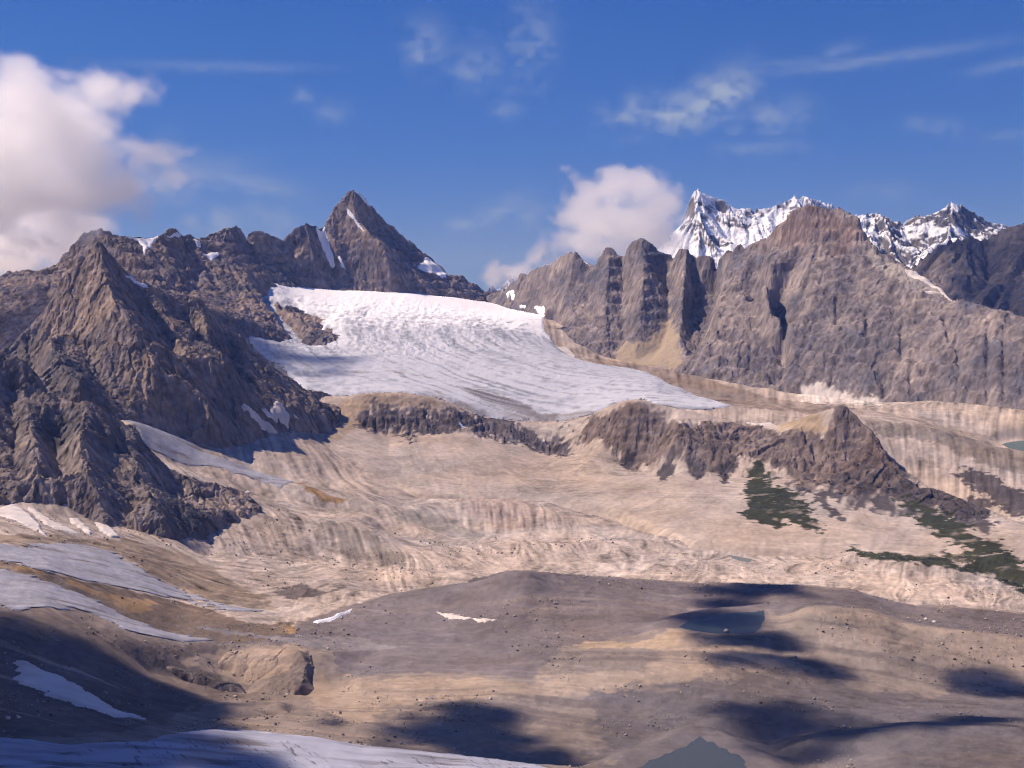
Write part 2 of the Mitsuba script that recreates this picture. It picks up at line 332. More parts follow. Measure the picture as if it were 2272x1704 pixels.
        [(-119, 4680, -265.7), (-24, 4500, -235.0), (29, 4400, -181.0), (69, 4340, -169.1), (158, 4170, -132.5), (207, 4090, -137.7), (256, 4050, -153.6), (279, 4035, -112.7), (310, 4020, -125.2), (335, 3980, -112.1), (374, 3950, -80.8), (424, 3930, -121.8), (465, 3910, -143.1), (492, 3850, -117.1), (540, 3830, -145.5), (590, 3780, -124.7), (624, 3740, -110.2), (682, 3660, -70.6), (731, 3600, -19.0), (772, 3580, -15.8), (841, 3550, -22.5), (879, 3520, -49.7), (892, 3490, -96.8), (938, 3420, -156.7), (995, 3300, -214.7), (1022, 3210, -260.4), (1057, 3130, -274.2), (1170, 2890, -323.9)],
        [(156, 3790, 68.6), (169, 3690, -13.4), (174, 3570, -90.8)],
        [(222, 3730, 81.0), (224, 3660, -0.0), (225, 3560, -77.6)],
        [(289, 3680, 134.5), (271, 3580, 38.9), (259, 3500, -50.8), (259, 3410, -117.8)],
        [(329, 3675, 103.8), (323, 3575, 13.0), (313, 3490, -63.4), (312, 3400, -123.7)],
        [(374, 3600, 166.6), (371, 3500, 63.4), (354, 3410, -37.1), (340, 3345, -109.5)],
        [(442, 3560, 64.5), (444, 3510, 12.7), (438, 3430, -49.8), (427, 3370, -104.1), (397, 3310, -150.6)],
        [(492, 3500, 130.4), (471, 3385, 12.3), (444, 3275, -95.2), (439, 3150, -166.3)],
        [(521, 3545, 105.2), (506, 3465, 12.6), (479, 3360, -85.5), (460, 3185, -156.5)],
        [(583, 3500, 65.9), (563, 3425, -12.4), (531, 3335, -84.8), (482, 3175, -161.8)],
        [(583, 3375, 73.3), (557, 3300, 12.0), (533, 3225, -46.8), (515, 3150, -103.1), (513, 3060, -178.4)],
        [(621, 3410, 88.9), (646, 3385, 61.3), (673, 3345, 33.9)],
        [(672, 3240, 102.0), (649, 3150, 22.8), (647, 3090, -33.7)],
        [(581, 3270, 11.9), (601, 3205, -5.8), (613, 3145, -57.1), (625, 3095, -101.3), (638, 3035, -143.6)],
        [(630, 3260, -0.0), (650, 3215, -46.7), (663, 3140, -97.0), (672, 3070, -145.3), (664, 2985, -195.8)],
        [(667, 3060, -44.4), (674, 2985, -119.5), (696, 2915, -164.6)],
        [(621, 3400, 110.7), (667, 3320, 132.1), (764, 3190, 116.6), (851, 3120, 91.5)],
        [(746, 3090, 11.2), (736, 3000, -76.3), (734, 2900, -147.8)],
        [(841, 3080, 52.4), (911, 2980, 32.4), (986, 2850, -25.9), (1028, 2760, -40.1), (1092, 2640, -62.4), (1152, 2500, -89.1)],
        [(833, 3040, 11.0), (810, 2910, -95.2), (795, 2830, -175.3)],
        [(902, 2920, -31.8), (891, 2830, -113.3), (868, 2750, -180.4)],
        [(983, 2800, -55.9), (965, 2715, -128.5), (951, 2650, -183.6)],
        [(1043, 2690, -73.3), (1021, 2605, -142.3), (1010, 2560, -196.1)],
        [(1099, 2590, -89.5), (1081, 2520, -165.3)],
    ],
    "snowy_peak": [
        [(531, 6000, 108.7), (661, 6000, 184.6), (731, 6000, 227.9), (761, 6000, 260.3), (817, 6000, 305.7), (842, 6000, 389.9), (859, 6000, 454.5), (878, 6000, 488.9), (908, 6000, 488.9), (965, 6010, 461.7), (1023, 6020, 434.4), (1082, 6040, 394.6), (1121, 6040, 394.6), (1156, 6050, 401.8), (1197, 6060, 387.2), (1252, 6060, 411.2), (1308, 6070, 427.1), (1343, 6080, 447.5), (1374, 6080, 467.1), (1416, 6090, 448.2), (1442, 6100, 466.4), (1512, 6120, 443.8), (1554, 6130, 424.7), (1710, 6180, 334.9)],
        [(531, 6300, -211.3), (731, 6300, -92.1), (817, 6300, -14.3), (859, 6300, 134.5), (908, 6300, 168.9), (1023, 6320, 114.4), (1121, 6340, 74.6), (1197, 6360, 67.2), (1308, 6370, 107.1), (1374, 6380, 147.1), (1442, 6400, 146.4), (1554, 6430, 104.7)],
        [(510, 5750, 20.9), (650, 5700, 103.2), (783, 5620, 122.1), (943, 5600, 121.7), (1156, 5650, 163.6), (1384, 5750, 228.8), (1621, 5850, 190.5)],
        [(479, 5400, -78.4), (878, 5200, -75.5), (1500, 5400, -19.6)],
        [(878, 6000, 484.6), (872, 5880, 382.1), (885, 5760, 270.7), (934, 5670, 184.7)],
        [(1023, 6020, 430.1), (1077, 5900, 319.7), (1094, 5760, 218.8)],
        [(979, 5960, 365.9), (1001, 5830, 253.0)],
    ],
    "snowy_ridge": [
        [(1638, 6600, 214.9), (1744, 6560, 331.9), (1795, 6500, 406.0), (1844, 6500, 415.4), (1905, 6500, 431.7), (1955, 6500, 406.0), (2007, 6520, 369.8), (2059, 6530, 375.0), (2090, 6530, 384.4), (2127, 6530, 405.5), (2183, 6540, 385.0), (2216, 6540, 385.0), (2237, 6500, 429.4), (2267, 6500, 448.0), (2304, 6500, 471.4), (2350, 6510, 453.4), (2398, 6520, 411.9), (2465, 6540, 385.0), (2559, 6560, 360.2), (2599, 6570, 351.3), (2761, 6600, 286.4), (2948, 6640, 216.2)],
        [(1638, 6900, -105.1), (1795, 6800, 86.0), (1905, 6800, 111.7), (2007, 6820, 49.8), (2090, 6830, 64.4), (2183, 6840, 65.0), (2237, 6800, 109.4), (2304, 6800, 151.4), (2398, 6820, 91.9), (2559, 6860, 40.2), (2761, 6900, -33.6)],
        [(1419, 5700, -62.1), (1731, 5850, 21.2), (1910, 5950, 107.8), (2099, 6000, 152.1), (2418, 6150, 200.3), (2756, 6200, 112.3)],
        [(1905, 6500, 427.0), (1915, 6300, 296.0), (1941, 6120, 177.2)],
        [(2127, 6530, 400.8), (2143, 6330, 274.6)],
        [(2033, 6420, 301.7), (2050, 6250, 203.5)],
        [(2304, 6500, 466.7), (2218, 6300, 341.4), (2161, 6150, 233.6)],
        [(2365, 6440, 349.0), (2339, 6300, 250.6)],
        [(1322, 5300, -212.1), (2454, 5500, -180.0)],
    ],
    "dark_mountain": [
        [(1408, 4700, 17.0), (1501, 4650, 97.7), (1557, 4620, 145.5), (1634, 4600, 194.6), (1668, 4580, 210.3), (1721, 4560, 197.9), (1772, 4540, 215.0), (1788, 4520, 244.9), (1819, 4510, 254.1), (1851, 4500, 260.1), (1944, 4460, 277.0), (2076, 4400, 285.9), (2280, 4300, 233.0)],
        [(1408, 5020, -313.0), (1557, 4940, -184.5), (1668, 4900, -119.7), (1772, 4860, -115.0), (1819, 4830, -75.9), (1944, 4780, -53.0), (2280, 4620, -97.0)],
        [(1262, 4200, -168.1), (1406, 4000, -160.1), (1616, 3900, -156.1), (1808, 3800, -165.9), (1977, 3700, -188.6)],
        [(1661, 4560, 181.4), (1620, 4400, 79.7), (1536, 4250, -15.4)],
        [(1781, 4500, 211.5), (1724, 4300, 77.9), (1632, 4100, -44.7)],
        [(1728, 4520, 147.2), (1663, 4300, 15.6)],
    ],
    "distant_peak": [
        [(-379, 9000, -32.7), (-248, 9000, 32.6), (-199, 9000, 29.4), (-150, 9000, 6.5), (-85, 9000, 32.6), (-45, 9000, 91.3), (-13, 9000, 107.6), (16, 9000, 91.3), (62, 9000, 32.6), (176, 9000, -32.7)],
        [(-379, 9300, -332.7), (-199, 9300, -270.6), (-85, 9300, -267.4), (-13, 9300, -192.4), (62, 9300, -267.4)],
        [(-367, 8700, -126.4), (-114, 8700, -126.4), (171, 8700, -126.4)],
        [(-13, 9000, 101.1), (-32, 8850, -0.0)],
        [(-351, 8300, -271.6), (163, 8300, -271.6)],
    ],
    "rock_step": [
        [(-547, 2600, -194.4), (-460, 2540, -196.4), (-420, 2520, -200.4), (-391, 2505, -206.6), (-348, 2490, -207.2), (-310, 2480, -201.8), (-268, 2480, -199.1), (-225, 2480, -199.1), (-191, 2480, -201.8), (-166, 2480, -206.4), (-119, 2470, -220.0), (-86, 2460, -235.4), (-54, 2455, -244.0), (-14, 2450, -250.7), (62, 2440, -256.9), (101, 2420, -251.2), (141, 2400, -242.9), (161, 2370, -227.7), (184, 2350, -212.8), (208, 2330, -200.7), (223, 2318, -196.3), (242, 2310, -195.6), (271, 2300, -204.1), (305, 2290, -213.3), (352, 2270, -221.4), (382, 2250, -226.1), (422, 2230, -238.1), (473, 2210, -237.5), (505, 2175, -222.6), (522, 2150, -208.9), (542, 2135, -198.8), (558, 2120, -189.6), (563, 2112, -185.8), (569, 2110, -185.6), (577, 2105, -192.2), (583, 2100, -201.0), (605, 2060, -229.8), (613, 2035, -245.8), (621, 2010, -265.0), (636, 1980, -282.3), (656, 1930, -298.8), (677, 1850, -307.0), (697, 1780, -313.9), (723, 1700, -322.0)],
        [(-510, 2420, -247.6), (-409, 2450, -237.2), (-354, 2440, -245.2), (-297, 2415, -260.5), (-243, 2405, -277.1), (-182, 2415, -269.4), (-120, 2412, -269.0), (-66, 2400, -281.0), (12, 2380, -294.5), (72, 2360, -305.1), (114, 2330, -307.2), (161, 2270, -295.1), (216, 2230, -310.5), (273, 2160, -324.8), (307, 2120, -317.2), (335, 2100, -308.0), (392, 2075, -312.0), (459, 2035, -306.0), (523, 1995, -303.7), (582, 1945, -299.7), (615, 1890, -312.3), (642, 1810, -319.2), (667, 1700, -325.2), (690, 1620, -328.0)],
        [(-475, 2250, -280.0), (-352, 2200, -290.1), (-215, 2120, -322.7), (-137, 2045, -337.9), (-27, 2039, -338.6), (69, 2020, -337.5), (154, 1950, -336.7), (210, 1820, -344.7), (257, 1710, -349.4), (349, 1680, -349.6), (454, 1660, -349.8), (523, 1640, -349.2), (569, 1620, -347.4), (605, 1540, -346.4), (627, 1470, -347.2)],
        [(-475, 2190, -315.0), (-215, 2060, -357.7), (-27, 1979, -373.6), (154, 1890, -371.7), (257, 1650, -384.4), (454, 1600, -384.8), (569, 1560, -382.4), (627, 1410, -382.2)],
        [(-547, 2750, -269.4), (-420, 2670, -275.4), (-348, 2640, -282.2), (-268, 2630, -274.1), (-191, 2630, -276.8), (-119, 2620, -295.0), (-54, 2605, -319.0), (62, 2590, -331.9), (141, 2550, -317.9), (184, 2500, -287.8), (223, 2468, -271.3), (271, 2450, -279.1), (352, 2420, -296.4), (422, 2380, -313.1), (505, 2325, -297.6), (542, 2285, -273.8), (563, 2262, -260.8), (577, 2255, -267.2), (605, 2210, -304.8), (621, 2160, -340.0), (656, 2080, -373.8), (697, 1930, -388.9)],
        [(-375, 2350, -257.8), (-310, 2250, -288.3)],
        [(-229, 2260, -298.0), (-149, 2190, -313.1), (-28, 2180, -319.7), (90, 2170, -326.3)],
        [(-86, 2458, -240.7), (-40, 2420, -274.4)],
        [(291, 2180, -259.2), (380, 2140, -274.2), (469, 2080, -274.2), (575, 2050, -262.7)],
        [(298, 2140, -298.0), (281, 2000, -319.3)],
        [(344, 2110, -298.5), (323, 1960, -323.8)],
    ],
    "cliff_outcrop": [
        [(-251, 1066, -314.5), (-229, 1072, -313.8), (-196, 1064, -309.5), (-184, 1051, -309.3), (-179, 1043, -311.6), (-175, 1033, -315.7), (-173, 1019, -319.9), (-174, 1002, -323.7)],
        [(-178, 1062, -312.5), (-175, 1052, -315.1), (-171, 1041, -319.7), (-169, 1028, -326.3), (-161, 1008, -332.6), (-163, 984, -329.9), (-178, 984, -328.8), (-193, 986, -326.1)],
        [(-178, 1062, -324.5), (-171, 1041, -331.7), (-161, 1008, -344.6), (-178, 984, -340.8)],
        [(-238, 1005, -325.0), (-221, 996, -326.3), (-195, 996, -325.6)],
        [(-254, 1045, -317.8), (-223, 1044, -319.5), (-200, 1044, -319.5)],
        [(-256, 1085, -332.1), (-199, 1080, -326.9)],
        [(-254, 1040, -331.8), (-211, 980, -341.6)],
    ],
    "dark_ledge": [
        [(-321, 1000, -301.1), (-311, 1002, -303.9), (-297, 1004, -306.8), (-275, 1006, -310.5), (-257, 1007, -316.5), (-242, 1007, -322.6), (-229, 1008, -325.7), (-223, 1006, -328.8)],
        [(-321, 997, -302.4), (-310, 997, -306.2), (-295, 998, -311.1), (-273, 999, -319.7), (-255, 1000, -326.5), (-240, 1001, -331.4), (-226, 1001, -334.1), (-219, 1002, -334.0)],
        [(-321, 989, -311.4), (-295, 990, -320.1), (-255, 992, -335.5), (-226, 993, -343.1)],
        [(-321, 1026, -310.1), (-297, 1030, -315.8), (-257, 1034, -325.5), (-229, 1034, -334.7)],
    ],
    "valley_floor": [
        [(-819, 1430, -236.3), (-596, 1425, -247.1), (-500, 1450, -274.6), (-452, 1475, -288.7), (-404, 1500, -300.9), (-385, 1500, -323.3), (-341, 1500, -329.0)],
        [(-745, 1300, -229.3), (-544, 1300, -243.8), (-445, 1290, -270.8), (-378, 1390, -307.4), (-303, 1530, -332.7), (-190, 1530, -347.0), (-76, 1520, -347.6), (93, 1540, -352.2), (265, 1550, -354.5), (432, 1530, -349.9), (610, 1480, -355.1), (811, 1400, -351.7)],
        [(-671, 1170, -232.5), (-490, 1170, -240.4), (-451, 1180, -254.4), (-408, 1180, -269.8), (-371, 1200, -285.7), (-346, 1270, -309.5), (-271, 1370, -328.7), (-171, 1380, -336.3)],
        [(-632, 1100, -237.1), (-461, 1100, -243.3), (-435, 1095, -244.2), (-391, 1130, -271.1), (-356, 1150, -286.7), (-327, 1200, -306.0), (-280, 1190, -313.3), (-236, 1160, -315.9)],
        [(-621, 1080, -238.9), (-454, 1082, -242.6), (-417, 1090, -253.4), (-384, 1110, -271.3), (-346, 1120, -287.7), (-313, 1150, -304.1), (-268, 1140, -310.0), (-227, 1145, -319.2), (-209, 1150, -318.4)],
        [(-612, 1065, -240.3), (-449, 1070, -244.7), (-410, 1070, -254.7), (-367, 1060, -272.3), (-331, 1070, -291.0), (-299, 1095, -304.0), (-258, 1095, -313.1), (-217, 1090, -315.8)],
        [(-548, 950, -249.4), (-400, 950, -253.7), (-378, 985, -260.4), (-350, 1010, -274.7), (-319, 1030, -287.9), (-289, 1060, -304.3), (-265, 1075, -309.8)],
        [(-525, 910, -252.6), (-381, 905, -258.1), (-335, 965, -275.2), (-284, 1040, -304.4)],
        [(-250, 1060, -322.3), (-200, 1066, -321.2)],
        [(-508, 880, -257.6), (-371, 880, -260.9), (-310, 890, -280.8)],
        [(-295, 985, -311.5), (-267, 1005, -322.2), (-226, 1005, -333.7), (-184, 1000, -335.9)],
        [(-284, 965, -304.0), (-237, 970, -321.4), (-196, 985, -324.5), (-162, 980, -328.4)],
        [(-171, 1058, -314.5), (-164, 1043, -319.2), (-157, 1022, -324.4), (-149, 1000, -330.7)],
        [(-463, 800, -258.5), (-338, 800, -261.5), (-289, 830, -280.8), (-249, 910, -307.9), (-189, 950, -321.4), (-121, 970, -320.8)],
        [(-429, 740, -258.8), (-313, 740, -261.6), (-265, 760, -271.6), (-228, 830, -295.0), (-178, 890, -314.7), (-132, 900, -314.8), (-106, 850, -303.8)],
        [(-196, 900, -307.9), (-172, 895, -304.5), (-144, 890, -306.2), (-118, 870, -307.6)],
        [(-406, 700, -255.5), (-299, 705, -260.0), (-263, 715, -265.1), (-223, 715, -263.7), (-199, 725, -264.1), (-182, 735, -265.8), (-158, 740, -269.6), (-124, 742, -273.7), (-93, 745, -279.6), (-37, 740, -284.3), (9, 735, -287.2), (39, 730, -290.3)],
        [(-381, 655, -257.7), (-280, 660, -259.6), (-235, 672, -264.4), (-187, 680, -267.5), (-138, 690, -271.4), (-88, 705, -277.3), (-36, 715, -281.8), (17, 722, -286.3)],
        [(-211, 770, -284.0), (-170, 790, -291.4), (-130, 800, -298.2), (-85, 800, -302.7), (-40, 795, -305.4), (10, 800, -313.5)],
        [(-164, 1320, -331.6), (-132, 1325, -326.9), (-95, 1310, -317.3), (-62, 1300, -310.0), (-36, 1293, -303.9), (-26, 1290, -300.3), (-4, 1285, -291.4), (16, 1283, -289.5), (40, 1290, -295.0), (85, 1295, -300.0), (155, 1300, -306.1), (185, 1297, -306.8), (221, 1290, -305.6), (256, 1285, -305.4), (306, 1270, -304.7), (346, 1255, -303.0), (375, 1240, -311.0), (408, 1225, -314.2), (442, 1210, -309.4), (499, 1185, -311.1), (570, 1170, -313.8), (667, 1150, -314.9)],
        [(-144, 1410, -352.1), (-71, 1420, -350.3), (17, 1420, -350.3), (169, 1420, -350.3), (282, 1415, -350.2), (394, 1395, -349.4), (450, 1350, -349.3), (543, 1290, -344.5), (725, 1250, -347.0)],
        [(-246, 1240, -325.5), (-201, 1245, -327.8), (-155, 1250, -328.1), (-63, 1250, -321.1), (15, 1235, -301.0), (51, 1230, -304.4), (119, 1220, -306.5)],
        [(-232, 1170, -320.4), (-145, 1165, -323.4), (-58, 1165, -323.4), (14, 1130, -313.7), (111, 1140, -307.9), (147, 1125, -305.9)],
        [(-170, 1100, -322.0), (-138, 1110, -324.9), (-55, 1090, -323.2), (13, 1060, -314.3), (104, 1070, -309.2), (145, 1080, -308.0), (185, 1076, -305.6), (221, 1078, -305.4)],
        [(-143, 1025, -323.4), (-127, 1020, -321.8), (-51, 1010, -318.6), (12, 1000, -315.5), (97, 990, -312.3), (172, 1000, -309.8)],
        [(-121, 970, -320.8), (-91, 955, -317.6), (-47, 945, -316.1), (-12, 950, -314.2), (11, 930, -314.6), (91, 930, -318.2), (160, 930, -314.6), (237, 960, -317.5)],
        [(-90, 880, -311.1), (-45, 890, -311.3), (-25, 900, -311.3), (11, 880, -317.9), (53, 870, -314.3), (85, 865, -315.8)],
        [(80, 812, -315.1), (85, 830, -315.7), (109, 848, -316.7), (124, 870, -315.9), (137, 866, -316.1), (147, 850, -318.4), (158, 822, -319.0)],
        [(156, 1160, -309.8), (171, 1175, -309.3), (203, 1183, -309.7), (242, 1183, -309.2)],
        [(229, 1118, -301.9), (237, 1130, -293.2), (261, 1130, -291.5), (291, 1127, -289.1), (330, 1120, -290.2), (357, 1115, -299.0), (362, 1112, -300.7), (393, 1100, -303.3), (414, 1092, -304.0), (455, 1080, -306.8), (517, 1060, -310.3), (598, 1030, -309.3)],
        [(255, 1180, -300.9), (312, 1180, -300.0), (374, 1170, -310.7), (480, 1140, -318.2), (639, 1100, -322.0)],
        [(225, 1075, -310.6), (258, 1082, -304.5), (284, 1072, -305.7), (322, 1068, -308.6), (378, 1055, -314.8), (441, 1045, -317.8)],
        [(223, 1030, -309.3), (253, 1025, -315.6), (264, 1020, -316.8), (306, 1010, -320.6), (354, 1000, -328.8), (394, 995, -329.0), (425, 1005, -328.5), (565, 970, -328.2)],
        [(205, 980, -316.6), (239, 970, -317.1), (307, 955, -324.9), (392, 945, -323.3), (542, 930, -328.8)],
        [(162, 900, -314.8), (223, 900, -318.2), (288, 895, -317.1), (369, 890, -314.7), (508, 870, -317.6)],
        [(176, 835, -324.0), (185, 835, -317.6), (206, 835, -309.6), (224, 840, -307.3), (256, 845, -305.9), (282, 845, -302.6), (302, 840, -305.0), (348, 838, -302.7), (479, 820, -305.6)],
        [(175, 805, -316.7), (213, 800, -310.4), (255, 790, -300.5), (324, 780, -299.7), (444, 760, -297.8)],
        [(191, 880, -324.6), (235, 885, -320.3), (295, 885, -314.3)],
        [(46, 760, -299.0), (111, 815, -320.6), (166, 790, -313.2), (247, 765, -300.9), (314, 755, -297.6), (433, 740, -295.7)],
        [(-251, 1560, -345.0), (-77, 1545, -348.7), (38, 1620, -352.2), (159, 1630, -354.4), (278, 1625, -353.3), (448, 1590, -348.7), (552, 1550, -348.6), (622, 1510, -353.8)],
        [(-362, 1720, -294.4), (-325, 1710, -304.8), (-293, 1705, -310.9), (-260, 1700, -313.8), (-235, 1700, -316.3), (-210, 1695, -317.9), (-185, 1680, -325.1), (-168, 1650, -334.1), (-156, 1620, -340.1)],
        [(-405, 1580, -308.1), (-373, 1540, -326.2), (-329, 1550, -332.4), (-285, 1555, -338.1), (-227, 1555, -347.4), (-187, 1550, -349.8)],
        [(-392, 1850, -298.8), (-334, 1830, -309.1), (-266, 1830, -322.8), (-189, 1800, -330.9), (-120, 1760, -339.9)],
        [(-413, 1950, -293.2), (-355, 1950, -300.4), (-312, 1950, -307.7), (-206, 1960, -323.8), (-172, 1990, -332.5)],
        [(-324, 1900, -299.8), (-303, 1890, -306.6), (-274, 1880, -314.1), (-249, 1880, -319.0)],
        [(-575, 1880, -192.4), (-535, 1880, -220.1), (-489, 1900, -250.5), (-448, 1920, -267.4), (-410, 1940, -280.9), (-357, 1960, -299.1)],
        [(-565, 1800, -200.8), (-535, 1810, -232.0), (-495, 1830, -261.6), (-446, 1850, -274.7), (-396, 1870, -291.6)],
        [(-508, 1990, -244.0), (-450, 2060, -256.4), (-407, 2150, -259.6), (-355, 2220, -276.3), (-263, 2130, -312.4)],
        [(-449, 2290, -221.7), (-396, 2370, -242.5)],
        [(-97, 1940, -338.6), (-88, 1985, -331.6), (-26, 2000, -332.7), (46, 1985, -333.9), (67, 1950, -340.3), (113, 1880, -345.6)],
        [(-163, 1880, -331.6), (-90, 1800, -347.7), (-23, 1790, -349.1), (108, 1790, -349.1), (200, 1730, -350.3)],
        [(-175, 1720, -341.8), (-85, 1710, -346.2), (40, 1700, -347.4), (164, 1690, -351.7)],
        [(213, 1680, -355.9), (287, 1630, -354.4), (316, 1615, -354.2), (397, 1620, -352.2)],
        [(462, 1640, -345.6), (513, 1610, -347.1), (566, 1590, -345.7), (626, 1520, -347.6), (833, 1440, -350.9)],
        [(750, 1750, -321.7), (865, 1720, -322.6), (980, 1700, -331.5)],
        [(654, 1590, -336.8), (646, 1540, -340.6)],
        [(656, 2200, -253.5), (675, 2130, -273.0), (696, 2050, -293.1), (727, 1970, -310.8), (744, 1900, -313.9), (774, 1850, -319.4), (980, 1700, -331.5)],
        [(635, 2270, -232.3), (691, 2290, -238.6), (763, 2280, -245.9), (797, 2255, -251.5), (832, 2215, -265.9), (845, 2165, -277.5), (876, 2100, -292.4), (1094, 1900, -328.0)],
        [(752, 2060, -298.3), (809, 2070, -295.9), (848, 2030, -305.2)],
        [(809, 2290, -261.3), (869, 2270, -269.9), (909, 2265, -275.2), (938, 2250, -280.0), (1241, 2160, -300.8)],
        [(919, 2300, -276.1), (962, 2310, -276.4), (1146, 2290, -276.6), (1291, 2250, -288.3)],
        [(648, 2480, -231.0), (730, 2450, -237.2), (810, 2420, -247.6), (888, 2390, -257.8), (978, 2350, -262.1), (1297, 2260, -281.3)],
        [(455, 2420, -243.2), (509, 2380, -243.5), (588, 2420, -234.3), (686, 2520, -234.7)],
        [(-424, 2545, -209.9), (-366, 2530, -216.1), (-315, 2525, -208.2), (-229, 2525, -204.5), (-169, 2525, -212.0), (-121, 2515, -225.9), (-87, 2500, -241.1), (-14, 2490, -256.6), (63, 2480, -261.1), (103, 2470, -257.3), (145, 2465, -250.4), (211, 2480, -231.0), (239, 2480, -226.4), (286, 2480, -226.4), (333, 2460, -231.8), (384, 2450, -234.5), (444, 2480, -229.1)],
        [(-472, 2660, -179.4), (-398, 2620, -195.9), (-324, 2640, -192.5), (-229, 2660, -194.0), (-132, 2660, -203.8), (-83, 2640, -211.9), (-15, 2600, -223.0), (65, 2560, -238.4), (154, 2580, -230.8), (254, 2640, -211.9), (343, 2580, -216.6), (412, 2540, -222.5)],
        [(-553, 2830, -144.3), (-450, 2830, -154.6), (-349, 2850, -155.7), (-247, 2870, -156.8), (-38, 2920, -159.5), (167, 2800, -188.8), (309, 2740, -194.8)],
        [(-614, 2950, -123.4), (-534, 2950, -139.6), (-449, 2960, -150.9), (-397, 3060, -133.6), (-322, 3090, -129.3), (-209, 3080, -134.5), (-40, 3090, -134.9), (71, 3070, -145.3), (157, 3000, -169.4)],
        [(-653, 3010, -93.0), (-605, 3020, -115.3)],
        [(-614, 3400, -93.7), (-522, 3210, -148.7)],
        [(-450, 3290, -86.1), (-418, 3180, -115.7)],
        [(-661, 3520, -31.9), (-527, 3480, -50.5), (-418, 3420, -62.1), (-336, 3350, -85.2), (-227, 3350, -85.2), (-91, 3320, -96.5), (16, 3300, -114.0)],
        [(-667, 3700, 6.7), (-541, 3760, -13.6), (-402, 3740, -27.1), (-277, 3700, -40.3), (-181, 3660, -53.2), (-47, 3640, -66.1), (57, 3560, -84.1)],
        [(-709, 3640, 36.9), (-665, 3730, 21.6), (-620, 3845, 13.9), (-558, 3880, 11.3), (-465, 3895, 9.9), (-385, 3910, 2.8), (-335, 3930, 1.4), (-295, 3950, -1.4), (-254, 3975, -11.5), (-185, 4040, -11.7), (-112, 4080, -35.5), (-23, 3980, -57.8), (74, 3800, -69.0)],
        [(-709, 3760, 46.9), (-620, 3965, 23.9), (-465, 4015, 19.9), (-335, 4050, 11.4), (-254, 4095, -1.5), (-112, 4200, -25.5)],
        [(226, 3280, -179.2), (308, 3200, -188.9), (405, 3050, -205.7), (462, 2980, -217.3), (541, 2880, -233.3), (627, 2790, -250.6), (721, 2760, -243.9), (814, 2700, -243.5), (896, 2650, -232.2), (968, 2510, -233.8), (1015, 2440, -238.0), (1261, 2200, -241.3)],
        [(289, 3000, -194.6), (378, 2850, -218.3), (422, 2700, -228.6), (496, 2640, -236.2), (589, 2620, -244.0)],
        [(-354, 2440, -285.2), (-243, 2405, -317.1), (-120, 2412, -309.0), (12, 2380, -334.5), (114, 2330, -347.2), (216, 2230, -350.5), (307, 2120, -357.2), (392, 2075, -352.0), (523, 1995, -343.7), (615, 1890, -352.3)],
        [(-137, 2070, -351.9), (69, 2045, -351.5), (210, 1845, -358.7), (349, 1705, -363.6), (523, 1665, -363.2)],
        [(-391, 2520, -251.6), (-310, 2495, -246.8), (-225, 2495, -244.1), (-166, 2495, -251.4), (-86, 2475, -280.4), (-14, 2465, -295.7), (101, 2435, -296.2), (161, 2385, -272.7), (208, 2345, -245.7), (242, 2325, -240.6), (305, 2305, -258.3), (382, 2265, -271.1), (473, 2225, -282.5), (522, 2165, -253.9), (558, 2135, -234.6), (569, 2125, -230.6), (583, 2115, -246.0), (613, 2050, -290.8)],
        [(-1800, 2800, -238.2), (-1200, 2700, -211.4), (-700, 2600, -204.7), (-350, 2700, -181.4)],
        [(-1800, 4300, -159.0), (-900, 4300, -109.0), (-200, 4350, -37.3), (200, 4400, -25.7), (700, 3900, -172.1), (1400, 3300, -221.8), (1800, 2900, -234.9)],
        [(-1200, 1500, -180.8), (-1000, 2000, -184.4)],
        [(1500, 1500, -310.8), (1600, 2000, -284.4), (1700, 2500, -248.0)],
        [(-600, 560, -231.6), (-300, 560, -243.6), (0, 560, -251.6), (300, 560, -256.6), (650, 560, -261.6)],
        [(-600, 400, -176.9), (-300, 400, -184.9), (0, 400, -191.9), (300, 400, -198.9), (650, 400, -201.9)],
        [(-500, 200, -95.4), (-250, 200, -97.4), (0, 200, -99.4), (250, 200, -101.4), (500, 200, -103.4)],
        [(-400, 60, -34.0), (-100, 60, -35.0), (0, 60, -35.0), (100, 60, -35.0), (400, 60, -36.0)],
        [(-400, 10, -5.7), (-60, 10, -4.7), (0, 10, -4.7), (60, 10, -4.7), (400, 10, -5.7)],
        [(-400, -2, -1.9), (-60, -2, -1.7), (0, -2, -1.7), (60, -2, -1.7), (400, -2, -1.9)],
        [(-400, -60, 12.0), (0, -60, 10.0), (400, -60, 8.0)],
    ],
}
LINES = {k: [np.array(l, float) for l in v] for k, v in LINES.items()}
